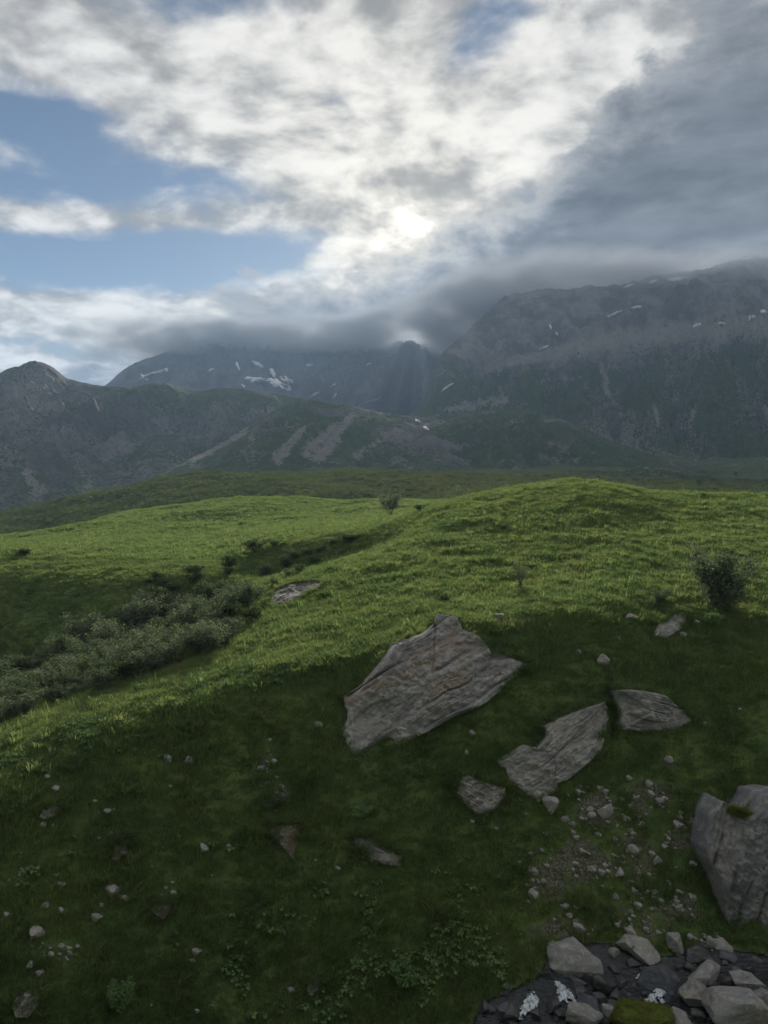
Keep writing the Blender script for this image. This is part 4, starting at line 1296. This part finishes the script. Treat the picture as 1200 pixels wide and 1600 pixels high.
def mat_bark():
    m, t, out = new_mat('grey bark')
    p = t.node('ShaderNodeNewGeometry').outputs['Position']
    c = t.mix(t.sm(t.noise(p, 9, 4, 0.6), 0.4, 0.6), (0.06, 0.05, 0.04), (0.14, 0.125, 0.11))
    principled(t, out, c, 0.9, 0.2)
    return m


MAT['bark'] = mat_bark()
MAT['flower'] = new_mat('white petals')[0]
_t = NT(MAT['flower'].node_tree)
_p = _t.node('ShaderNodeNewGeometry').outputs['Position']
principled(_t, [n for n in _t.n if n.type == 'OUTPUT_MATERIAL'][0], _t.mix(_t.noise(_p, 30, 2), (0.6, 0.6, 0.5), (0.8, 0.8, 0.75)), 0.8, 0.2)


def tuft_mesh(name, seed, blades, rad, hgt, wid, lean, mat):
    r = np.random.default_rng(seed)
    V, Fc = [], []
    for b in range(blades):
        a = r.uniform(0, 2 * math.pi); q = rad * math.sqrt(r.random())
        x, y = q * math.cos(a), q * math.sin(a)
        h = hgt * r.uniform(0.55, 1.1)
        la = a + r.normal(0, 0.9); ln = lean * r.uniform(0.4, 1.5) * h
        dx, dy = math.cos(la), math.sin(la)
        wx_, wy_ = -dy * wid, dx * wid
        k = len(V)
        V += [(x - wx_, y - wy_, -0.03), (x + wx_, y + wy_, -0.03),
              (x + dx * ln * 0.35 + wx_ * 0.8, y + dy * ln * 0.35 + wy_ * 0.8, h * 0.6), (x + dx * ln * 0.35 - wx_ * 0.8, y + dy * ln * 0.35 - wy_ * 0.8, h * 0.6),
              (x + dx * ln, y + dy * ln, h * 0.95)]
        Fc += [(k, k + 1, k + 2), (k, k + 2, k + 3), (k + 3, k + 2, k + 4)]
    me = bpy.data.meshes.new(name)
    me.from_pydata(V, [], Fc)
    me.materials.append(mat)
    return me


def herb_mesh(name, seed, leaves, rad, hgt, size, mat):
    """rosette of broad leaves held flat on stalks"""
    r = np.random.default_rng(seed)
    V, Fc = [], []
    for b in range(leaves):
        a = r.uniform(0, 2 * math.pi); q = rad * math.sqrt(r.random())
        c = np.array([q * math.cos(a), q * math.sin(a), hgt * r.uniform(0.5, 1.0)])
        s = size * r.uniform(0.6, 1.2)
        t1 = np.array([math.cos(a), math.sin(a), r.uniform(-0.5, 0.15)]); t1 /= np.linalg.norm(t1)
        t2 = np.array([-math.sin(a), math.cos(a), r.uniform(-0.3, 0.3)])
        k = len(V)
        V += [tuple(c - t1 * s * 0.5), tuple(c + t2 * s * 0.5 + (0, 0, 0.15 * s)), tuple(c + t1 * s * 0.65), tuple(c - t2 * s * 0.5 + (0, 0, 0.15 * s)), (c[0] * 0.3, c[1] * 0.3, -0.05)]
        Fc += [(k, k + 1, k + 2), (k, k + 2, k + 3), (k, k + 4, k + 1)]
    me = bpy.data.meshes.new(name)
    me.from_pydata(V, [], Fc)
    me.materials.append(mat)
    return me


def scatter(name, pts, scale, source_mesh, seed=0):
    """one object that carries uncountable plants: points with a spin and a size, each with the plant on it"""
    src = bpy.data.objects.new(name + '_source', source_mesh)      # never linked to the scene
    n = len(pts)
    me = bpy.data.meshes.new(name)
    me.vertices.add(n)
    me.vertices.foreach_set('co', np.asarray(pts, np.float32).ravel())
    r = np.random.default_rng(seed)
    a = me.attributes.new('spin', 'FLOAT_VECTOR', 'POINT')
    rot = np.stack([r.normal(0, 0.12, n), r.normal(0, 0.12, n), r.uniform(0, 6.283, n)], 1).astype(np.float32)
    a.data.foreach_set('vector', rot.ravel())
    a = me.attributes.new('size', 'FLOAT', 'POINT')
    a.data.foreach_set('value', np.asarray(scale, np.float32))
    o = link(name, me)
    g = bpy.data.node_groups.new(name, 'GeometryNodeTree')
    g.interface.new_socket('Geometry', in_out='INPUT', socket_type='NodeSocketGeometry')
    g.interface.new_socket('Geometry', in_out='OUTPUT', socket_type='NodeSocketGeometry')
    gi = g.nodes.new('NodeGroupInput'); go = g.nodes.new('NodeGroupOutput')
    ip = g.nodes.new('GeometryNodeInstanceOnPoints')
    ob = g.nodes.new('GeometryNodeObjectInfo'); ob.inputs['Object'].default_value = src
    s1 = g.nodes.new('GeometryNodeInputNamedAttribute'); s1.data_type = 'FLOAT_VECTOR'; s1.inputs[0].default_value = 'spin'
    s2 = g.nodes.new('GeometryNodeInputNamedAttribute'); s2.data_type = 'FLOAT'; s2.inputs[0].default_value = 'size'
    g.links.new(gi.outputs[0], ip.inputs['Points'])
    g.links.new(ob.outputs['Geometry'], ip.inputs['Instance'])
    g.links.new(s1.outputs[0], ip.inputs['Rotation'])
    g.links.new(s2.outputs[0], ip.inputs['Scale'])
    g.links.new(ip.outputs[0], go.inputs[0])
    md = o.modifiers.new('plants', 'NODES'); md.node_group = g
    tag(o, kind='stuff')
    return o


def sample_field(n, y0, y1, umax=0.66, seed=0, power=2.0):
    """points spread evenly over the ground in plan between two distances"""
    r = np.random.default_rng(seed)
    y = (y0 ** 2 + (y1 ** 2 - y0 ** 2) * r.random(n)) ** 0.5
    u = r.uniform(-umax, umax, n)
    x = u * y
    return x, y


def lookup(T, x, y):
    uu = x / y
    j = np.clip(np.searchsorted(ug, uu) - 1, 0, len(ug) - 2)
    i = np.clip(np.searchsorted(Yrow, y) - 1, 0, len(Yrow) - 2)
    return T[i, j]


ROCKMASK = [[(680, 961), (712, 967), (749, 997), (767, 1021), (800, 1030), (821, 1040), (779, 1081), (710, 1120), (626, 1162), (557, 1181), (533, 1141), (535, 1090), (584, 1045), (608, 1006), (656, 991)],
            [(940, 1096), (946, 1120), (938, 1170), (886, 1218), (840, 1250), (795, 1220), (772, 1190), (812, 1162), (844, 1134), (900, 1108)],
            [(951, 1079), (1001, 1080), (1047, 1099), (1087, 1127), (1012, 1145), (958, 1131)],
            [(712, 1214), (746, 1218), (793, 1229), (774, 1264), (746, 1274), (711, 1243)],
            [(1019, 996), (1024, 976), (1058, 955), (1071, 957), (1060, 986), (1040, 998)],
            [(418, 946), (450, 915), (512, 912), (480, 931), (440, 949)], [(418, 1292), (465, 1284), (459, 1346)], [(551, 1304), (600, 1324), (629, 1335), (625, 1354), (575, 1339)]]


def grass_points(n, y0, y1, seed, soil_max=0.42):
    x, y = sample_field(n, y0, y1, seed=seed)
    z = ground_z(x, y)
    px, py = to_px(x, y, z)
    keep = lookup(soil, x, y) < soil_max + 0.2 * np.random.default_rng(seed).normal(size=n)
    for P in ROCKMASK:
        keep &= ~in_poly(px, py, P)
    keep &= (py < 1700) & (px > -150) & (px < 1350)
    return x[keep], y[keep], z[keep]


for i, (n, y0, y1, hgt, sc) in enumerate([(52000, 25, 50, 0.20, 1.0), (26000, 25, 50, 0.13, 1.15), (100000, 46, 112, 0.19, 1.05), (42000, 46, 112, 0.23, 1.2), (95000, 105, 300, 0.24, 2.1)]):
    x, y, z = grass_points(n, y0, y1, 300 + i)
    me = tuft_mesh('grass_tuft', 40 + i, 18, 0.26, hgt, 0.013 if i < 4 else 0.016, 0.75, MAT['grass'])
    rr = np.random.default_rng(i)
    s = sc * rr.uniform(0.6, 1.35, len(x)) * (1 + 0.5 * fbm2(x / 2.2, y / 2.2, 2, seed=15))
    scatter('grass', np.stack([x, y, z], 1), s, me, i)

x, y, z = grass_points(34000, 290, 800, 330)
scatter('cloud_shade_grass', np.stack([x, y, z], 1), 6.5 * np.random.default_rng(6).uniform(0.5, 1.4, len(x)), tuft_mesh('cloud_shade_tuft', 50, 18, 0.26, 0.22, 0.018, 0.8, MAT['cloud_shade']), 6)
# dry stalks and taller clumps that break up the sward
MAT['straw'] = mat_leaf('dry stalks', (0.16, 0.15, 0.075), (0.22, 0.20, 0.11), (0.12, 0.15, 0.06), 0.5, 0.4)
x, y, z = grass_points(9000, 26, 100, 331)
pk = fbm2(x / 3.0, y / 3.0, 3, seed=16) > 0.02
scatter('dry_grass', np.stack([x, y, z], 1)[pk], np.random.default_rng(16).uniform(0.7, 1.5, pk.sum()), tuft_mesh('straw_tuft', 53, 9, 0.20, 0.34, 0.010, 0.5, MAT['straw']), 16)
x, y, z = grass_points(9000, 26, 100, 332)
pk = fbm2(x / 2.5, y / 2.5, 3, seed=18) > 0.05
scatter('grass_clumps', np.stack([x, y, z], 1)[pk], np.random.default_rng(17).uniform(0.9, 1.9, pk.sum()), tuft_mesh('clump_tuft', 54, 34, 0.22, 0.34, 0.014, 0.9, MAT['grass']), 17)
# long grass that hangs over the upper edges of the rocks and grows up against their feet
ep, es = [], []
re_ = np.random.default_rng(12)
for (E, I, off, ext) in EDGES:
    L = np.linalg.norm(E - np.roll(E, 1, 0), axis=1)
    for i in range(len(E)):
        upper = off[i, 1] < 0.15 * ext
        for _ in range(int(re_.poisson(L[i] * (26 if upper else 9)))):
            w = re_.uniform(-0.25, 0.75 if upper else 0.2)
            q = E[i] * (1 - w) + I[i] * w + re_.normal(0, 0.06, 3)
            q[2] += 0.03
            ep.append(q); es.append(re_.uniform(0.6, 1.2) * (1.25 if upper else 0.9))
scatter('grass', np.array(ep), np.array(es), tuft_mesh('fringe_tuft', 51, 20, 0.20, 0.26, 0.012, 1.3, MAT['grass']), 7)

# broad leaved herbs: patches low on the slope and on the near crest
x, y = sample_field(60000, 25, 62, seed=500)
z = ground_z(x, y)
px, py = to_px(x, y, z)
hz = 0.9 * ell(px, py, 620, 1540, 260, 90) + 0.9 * ell(px, py, 120, 1150, 220, 40, -0.3) + 0.5 * ell(px, py, 500, 1440, 200, 80) + 0.5 * ell(px, py, 20, 1330, 80, 70) + 0.45 * ell(px, py, 330, 1080, 160, 30, -0.4) + 0.35 * ell(px, py, 760, 1400, 120, 120)
keep = (np.random.default_rng(3).random(len(x)) < hz * sstep(fbm2(x / 2.4, y / 2.4, 3, seed=90), -0.05, 0.35) * 0.8) & (lookup(soil, x, y) < 0.3)
me = herb_mesh('herb_rosette', 7, 9, 0.17, 0.22, 0.15, MAT['herb'])
scatter('herbs', np.stack([x, y, z], 1)[keep], np.random.default_rng(4).uniform(0.6, 1.3, keep.sum()), me, 9)
# white umbels scattered on the lit crest at the left
hz2 = ell(px, py, 140, 1140, 170, 22, -0.35) + 0.5 * ell(px, py, 60, 1200, 80, 60)
keep = np.random.default_rng(8).random(len(x)) < hz2 * 0.05
fm = herb_mesh('flower_head', 17, 4, 0.04, 0.30, 0.028, MAT['flower'])
scatter('flowers', np.stack([x, y, z], 1)[keep], np.random.default_rng(5).uniform(0.7, 1.2, keep.sum()), fm, 10)


# ------------------------------------------------------------------ shrubs
def tube(pts, r0, r1, sides=5):
    V, Fc = [], []
    n = len(pts)
    for i, p in enumerate(pts):
        d = np.array(pts[min(i + 1, n - 1)]) - np.array(pts[max(i - 1, 0)])
        d = d / (np.linalg.norm(d) + 1e-9)
        a = np.cross(d, (0.3, 0.9, 0.1)); a /= np.linalg.norm(a); b = np.cross(d, a)
        r = r0 + (r1 - r0) * i / (n - 1)
        for k in range(sides):
            t = 2 * math.pi * k / sides
            V.append(np.array(p) + r * (math.cos(t) * a + math.sin(t) * b))
    for i in range(n - 1):
        for k in range(sides):
            q = (k + 1) % sides
            Fc.append((i * sides + k, i * sides + q, (i + 1) * sides + q, (i + 1) * sides + k))
    return V, Fc


def shrub_meshes(seed, matname, leaves=1500, stems=9, leaf=0.055, fill=1.0, spread=1.0, flat=1.0, low=False):
    """unit shrub (about 1 m radius, 1.6 m high): arching stems and leaves clustered round their ends"""
    r = np.random.default_rng(seed)
    V, Fc, ends = [], [], []
    for s in range(stems):
        a = 2 * math.pi * s / stems + r.uniform(-0.4, 0.4)
        L = r.uniform(0.9, 1.45) * flat
        lean = r.uniform(0.15, 0.95) * spread
        P = [np.array([0.06 * math.cos(a), 0.06 * math.sin(a), -0.15])]
        for k in range(1, 6):
            f = k / 5
            P.append(np.array([math.cos(a) * lean * f ** 1.2, math.sin(a) * lean * f ** 1.2, L * f]) + r.normal(0, 0.03, 3))
        v, f_ = tube(P, 0.028, 0.007)
        o = len(V); V += v; Fc += [tuple(q + o for q in w) for w in f_]
        ends += [P[3], P[4], P[5], P[5]]
        if low:
            ends += [P[1] * (1.6, 1.6, 0.7), P[2] * (1.7, 1.7, 0.8), P[2], P[3] * (1.3, 1.3, 0.8)]
        for b in range(3):
            i = r.integers(2, 5)
            e = P[i] + np.array([r.normal(0, 0.3), r.normal(0, 0.3), r.uniform(0.1, 0.4)])
            v, f_ = tube([P[i], (P[i] + e) / 2 + r.normal(0, 0.03, 3), e], 0.014, 0.004, 4)
            o = len(V); V += v; Fc += [tuple(q + o for q in w) for w in f_]
            ends += [e, (P[i] + e) / 2]
    stem = bpy.data.meshes.new('stems')
    stem.from_pydata([tuple(q) for q in V], [], Fc)
    stem.materials.append(MAT['bark'])
    ends = np.array(ends)
    n = int(leaves * fill)
    ci = r.integers(0, len(ends), n)
    off = r.normal(0, 1, (n, 3)); off /= np.linalg.norm(off, axis=1)[:, None]
    rad = 0.34 * r.random(n) ** 0.55
    size_e = r.uniform(0.55, 1.15, len(ends))
    c = ends[ci] + off * (rad * size_e[ci])[:, None] * np.array([1, 1, 0.75])
    c[:, 2] = np.maximum(c[:, 2], 0.02)
    up = np.array([0, 0, 0.55]) + off * 0.6 + r.normal(0, 0.45, (n, 3)); up /= np.linalg.norm(up, axis=1)[:, None]
    t1 = np.cross(up, r.normal(0, 1, (n, 3))); t1 /= np.linalg.norm(t1, axis=1)[:, None]
    t2 = np.cross(up, t1)
    s = leaf * r.uniform(0.6, 1.3, n)[:, None]
    A = c - t1 * s; B = c + t2 * s * 0.62; C_ = c + t1 * s; D = c - t2 * s * 0.62
    LV = np.stack([A, B, C_, D], 1).reshape(-1, 3)
    k = np.arange(n)[:, None] * 4
    LF = k + np.arange(4)[None]
    fol = bpy.data.meshes.new('foliage')
    fol.from_pydata(LV.tolist(), [], LF.tolist())
    fol.materials.append(MAT[matname])
    return stem, fol


SHRUB = {}


def shrub_kind(key, **kw):
    if key not in SHRUB:
        SHRUB[key] = shrub_meshes(**kw)
    return SHRUB[key]


def shrub(px, py, w, h, kind, label, cat='shrub', name='shrub', group=None, foot=None):
    """py is the foot of the shrub"""
    p = GROUND.hit(px, py)
    W = w / F * p[1]; Hh = h / F * p[1]
    e = bpy.data.objects.new(name, None); COL.objects.link(e)
    e.empty_display_size = 0.2
    e.location = (p[0], p[1], p[2])
    e.rotation_euler = (0, 0, random.uniform(0, 6.28))
    e.scale = (W / 2.2, W / 2.2, Hh / 1.65)
    st, fo = kind
    link('stems', st, e)
    link('foliage', fo, e)
    tag(e, label, cat, group)
    return e


ALD = [shrub_kind(('alder', i), seed=60 + i, matname='alder', leaves=2800, stems=9, leaf=0.052, low=True) for i in range(5)]
DRK = [shrub_kind(('dark', i), seed=80 + i, matname='dark_bush', leaves=1300, stems=8, leaf=0.075) for i in range(3)]
FRS = [shrub_kind(('fresh', i), seed=90 + i, matname='fresh_bush', leaves=1500, stems=8, leaf=0.085) for i in range(2)]
TWG = [shrub_kind(('twiggy', i), seed=95 + i, matname='alder', leaves=330, stems=10, leaf=0.05, spread=0.8) for i in range(2)]

big = shrub(1124, 952, 118, 98, shrub_kind(('big', 0), seed=70, matname='alder', leaves=8000, stems=14, leaf=0.045, low=True), 'large round alder bush on the shaded right slope', name='alder_bush', cat='bush')
shrub(1088, 908, 66, 78, TWG[0], 'airy twiggy shrub behind the large alder bush', name='alder_bush', cat='bush')
shrub(1032, 944, 40, 27, ALD[1], 'small dense round bush left of the large alder bush', name='alder_bush', cat='bush')
shrub(1112, 981, 30, 26, FRS[1], 'little green bush below the large alder bush', name='alder_bush', cat='bush')
shrub(812, 918, 46, 46, TWG[1], 'lone twiggy shrub on the slope above the huge boulder', name='willow_shrub', cat='shrub')
shrub(827, 890, 26, 10, DRK[0], 'low dark shrub mat behind the lone twiggy shrub', name='willow_shrub', cat='shrub')
shrub(692, 940, 32, 12, DRK[1], 'low dark shrub mat above the top of the huge boulder', name='willow_shrub', cat='shrub')
shrub(789, 827, 20, 9, DRK[0], 'low dark shrub mat high on the knoll', name='willow_shrub', cat='shrub')
shrub(655, 800, 20, 12, DRK[2], 'low dark bush right of the small tree on the knoll edge', name='willow_shrub', cat='shrub')
shrub(632, 1545, 70, 50, FRS[0], 'fresh green leafy bush at the bottom, right of the split rock', name='leafy_bush', cat='bush')
shrub(184, 1586, 66, 58, FRS[1], 'green leafy bush at the bottom, right of the corner boulder', name='leafy_bush', cat='bush')
shrub(568, 1278, 52, 26, FRS[0], 'pale green low bush below the huge boulder', name='leafy_bush', cat='bush')
shrub(430, 1262, 44, 22, DRK[0], 'low dark green bush left of the pale green one', name='leafy_bush', cat='bush')
shrub(358, 893, 34, 34, DRK[1], 'dark bush standing in the hollow of the meadow', name='alder_bush', cat='bush')
shrub(395, 862, 44, 20, DRK[2], 'dark low bush on the rim of the meadow hollow', name='alder_bush', cat='bush')
shrub(428, 856, 26, 16, DRK[0], 'small dark bush right on the rim of the meadow hollow', name='alder_bush', cat='bush')
shrub(548, 846, 32, 14, DRK[1], 'dark low bush under the small rock ledge at the knoll edge', name='alder_bush', cat='bush')
shrub(35, 868, 34, 14, DRK[1], 'dark bush at the far left rim of the meadow', name='alder_bush', cat='bush')

# the small tree on the edge of the knoll
p = GROUND.hit(611, 808)
te = bpy.data.objects.new('small_tree', None); COL.objects.link(te)
te.location = p
k = p[1] / F
st, fo = shrub_meshes(131, 'alder', leaves=1500, stems=6, leaf=0.06, spread=1.0)
te.scale = (42 * k / 2.0, 42 * k / 2.0, 46 * k / 1.65)
link('trunk', st, te); link('crown', fo, te)
tag(te, 'small dark tree alone on the left edge of the knoll', 'tree')

# the thicket: shrubs that nothing tells apart
r3 = np.random.default_rng(31)
TH = [(-40, 1065), (60, 1035), (150, 1000), (240, 955), (300, 935), (400, 915), (412, 940), (385, 985), (330, 1020), (250, 1052), (170, 1078), (90, 1106), (20, 1128), (-40, 1145)]
placed = []
tries = 0
while len(placed) < 115 and tries < 6000:
    tries += 1
    px = r3.uniform(-40, 405); py = r3.uniform(940, 1165)
    if not in_poly(np.array([px]), np.array([py]), TH)[0]:
        continue
    if any(abs(px - a) < 17 and abs(py - b) < 7 for a, b in placed):
        continue
    placed.append((px, py))
    w = r3.uniform(34, 78); h = w * r3.uniform(0.5, 0.75)
    shrub(px, py, w, h, (ALD + DRK[:1])[int(r3.integers(0, 6))], 'grey green alder shrub in the dense thicket that fills the left hollow', name='alder_shrub', cat='shrub', group='alder thicket in the left hollow')
cnt = 0
while cnt < 26:
    px = r3.uniform(225, 400); py = r3.uniform(895, 950)
    if py > 985 - 0.1 * px: continue
    shrub(px, py, r3.uniform(20, 38), r3.uniform(10, 20), DRK[int(r3.integers(0, 3))], 'low dark shrub in the loose belt behind the thicket', name='dark_shrub', cat='shrub', group='dark shrubs behind the thicket')
    cnt += 1
for (px, py, w, h) in [(445, 885, 34, 20), (415, 900, 36, 22), (460, 872, 26, 16), (540, 842, 22, 12), (480, 868, 26, 14), (470, 895, 30, 16), (490, 880, 24, 14), (450, 900, 26, 12), (500, 862, 22, 10), (430, 915, 28, 14), (520, 850, 20, 10)]:
    shrub(px, py, w, h, ALD[int(r3.integers(0, 5))], 'small grey green shrub in the gully between knoll and meadow', name='alder_shrub', cat='shrub', group='shrubs in the gully beside the knoll')

# moss cushion between the stones at the bottom edge
stone(1004, 1600, 96, 44, 'bright yellow green moss cushion on a stone at the bottom edge', 'moss', name='moss_cushion', cat='moss', sub=4, sink=0.25, seed=5, cuts=5)
bpy.context.view_layer.update()
mo = COL.objects['moss_cushion']
mv = np.array([tuple(mo.matrix_world @ q.co) for q in mo.data.vertices if q.co.z > -0.2])
mv = mv[np.random.default_rng(2).integers(0, len(mv), 700)] + np.random.default_rng(3).normal(0, 0.02, (700, 3))
scatter('moss', mv, np.random.default_rng(4).uniform(0.25, 0.6, 700), tuft_mesh('moss_tuft', 52, 16, 0.2, 0.16, 0.016, 1.0, MAT['moss']), 8)
for i, (px, py, w, h) in enumerate([(1065, 750, 9, 9), (1092, 757, 12, 11), (1112, 754, 7, 7), (935, 748, 6, 7), (992, 752, 7, 7), (1150, 745, 8, 8)]):
    shrub(px, py, w, h, DRK[i % 3], 'tiny dark bush on the valley floor beyond the knoll', name='dark_shrub', cat='shrub', group='dark bushes beyond the knoll')

# a little turf on the shoulder of the towering boulder
tb = [o for o in COL.objects if o.get('label', '').startswith('towering')][0]
tv = np.array([tuple(tb.matrix_world @ q.co) for q in tb.data.vertices])
tpx, tpy = to_px(tv[:, 0], tv[:, 1], tv[:, 2])
tv = tv[(ell(tpx, tpy, 1160, 1266, 22, 10) > 0.4)]
if len(tv):
    tv = tv[np.random.default_rng(6).integers(0, len(tv), 160)] + np.random.default_rng(7).normal(0, 0.07, (160, 3))
    scatter('turf_tufts', tv, np.random.default_rng(8).uniform(0.5, 0.9, 160), tuft_mesh('turf_tuft', 55, 18, 0.2, 0.2, 0.014, 1.0, MAT['moss']), 18)

# ------------------------------------------------------------------ the air: haze and the cloud that sits on the summits
def box_obj(name, lo, hi, mat):
    v = [(x, y, z) for x in (lo[0], hi[0]) for y in (lo[1], hi[1]) for z in (lo[2], hi[2])]
    f = [(0, 1, 3, 2), (4, 6, 7, 5), (0, 4, 5, 1), (2, 3, 7, 6), (0, 2, 6, 4), (1, 5, 7, 3)]
    return mesh_obj(name, v, f, mat, smooth=False)


def build_haze():
    m, t, out = new_mat('thin mountain haze')
    pv = t.node('ShaderNodeVolumePrincipled')
    pv.inputs['Color'].default_value = (0.46, 0.68, 1.0, 1)
    pv.inputs['Density'].default_value = HAZE_DENSITY
    pv.inputs['Anisotropy'].default_value = 0.25
    t.l.new(pv.outputs[0], out.inputs['Volume'])
    o = box_obj('haze', (-6000, -400, -420), (6000, 9400, 900), m)
    tag(o, kind='stuff')


def build_summit_cloud():
    m, t, out = new_mat('summit cloud')
    p = t.node('ShaderNodeNewGeometry').outputs['Position']
    x, y, z = t.sep(p)
    n = t.noise(t.mapping(p, scale=(1, 1, 1.8)), 0.0042, 6, 0.62)
    # base height wanders, sinks to the left over the far range
    base = t.m('ADD', 510.0, t.m('MULTIPLY', t.noise(p, 0.0016, 2, 0.5), 150.0))
    up = t.sm(t.m('SUBTRACT', z, base), -60.0, 40.0)
    top = t.sm(z, 715.0, 640.0)
    # front edge: farther off on the left
    front = t.sm(t.m('SUBTRACT', y, t.m('ADD', 2520.0, t.m('MULTIPLY', t.sm(x, 520.0, -250.0), 1100.0))), -120.0, 260.0)
    side = t.sm(x, -1500.0, -900.0)
    k = t.m('MULTIPLY', t.m('MULTIPLY', up, top), t.m('MULTIPLY', front, side))
    # a gap over the notch of the ridge, where the sun gets through
    gx = t.m('DIVIDE', t.m('SUBTRACT', x, 125.0), 200.0); gy = t.m('DIVIDE', t.m('SUBTRACT', y, 4000.0), 800.0)
    gap = t.m('EXPONENT', t.m('MULTIPLY', t.m('ADD', t.m('MULTIPLY', gx, gx), t.m('MULTIPLY', gy, gy)), -1.0))
    k = t.m('MULTIPLY', k, t.sm(gap, 0.95, 0.30))
    d = t.m('MULTIPLY', t.m('MULTIPLY', t.sm(n, 0.36, 0.60), k), 0.034)
    pv = t.node('ShaderNodeVolumePrincipled')
    pv.inputs['Color'].default_value = (0.70, 0.73, 0.78, 1)
    t.put(pv.inputs['Density'], d)
    pv.inputs['Anisotropy'].default_value = -0.1
    t.l.new(pv.outputs[0], out.inputs['Volume'])

    o = box_obj('cloud', (-1600, 2400, 470), (2600, 4900, 720), m)
    o.visible_shadow = True
    tag(o, kind='stuff')


HAZE_DENSITY = 0.000072
build_haze()
build_summit_cloud()


def build_light_shafts():
    """beam-shaped volumes of denser air, added to imitate sun rays below the cloud"""
    m, t, out = new_mat('light shaft air')
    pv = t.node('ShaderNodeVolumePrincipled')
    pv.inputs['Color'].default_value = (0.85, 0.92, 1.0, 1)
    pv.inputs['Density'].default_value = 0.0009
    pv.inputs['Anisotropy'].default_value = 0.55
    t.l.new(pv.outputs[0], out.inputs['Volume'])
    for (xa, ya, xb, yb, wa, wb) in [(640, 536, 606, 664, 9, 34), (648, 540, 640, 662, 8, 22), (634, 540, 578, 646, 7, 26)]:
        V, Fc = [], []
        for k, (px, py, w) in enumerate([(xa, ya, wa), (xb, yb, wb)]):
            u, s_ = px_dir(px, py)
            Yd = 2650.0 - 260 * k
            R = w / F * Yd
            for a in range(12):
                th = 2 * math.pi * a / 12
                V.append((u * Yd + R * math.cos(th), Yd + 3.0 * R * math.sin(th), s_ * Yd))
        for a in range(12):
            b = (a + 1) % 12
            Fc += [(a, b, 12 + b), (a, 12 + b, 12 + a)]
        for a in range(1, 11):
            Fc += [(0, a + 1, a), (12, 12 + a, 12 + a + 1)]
        o = mesh_obj('light_shaft', V, Fc, m, smooth=False)  # added volume in the shape of a sunbeam
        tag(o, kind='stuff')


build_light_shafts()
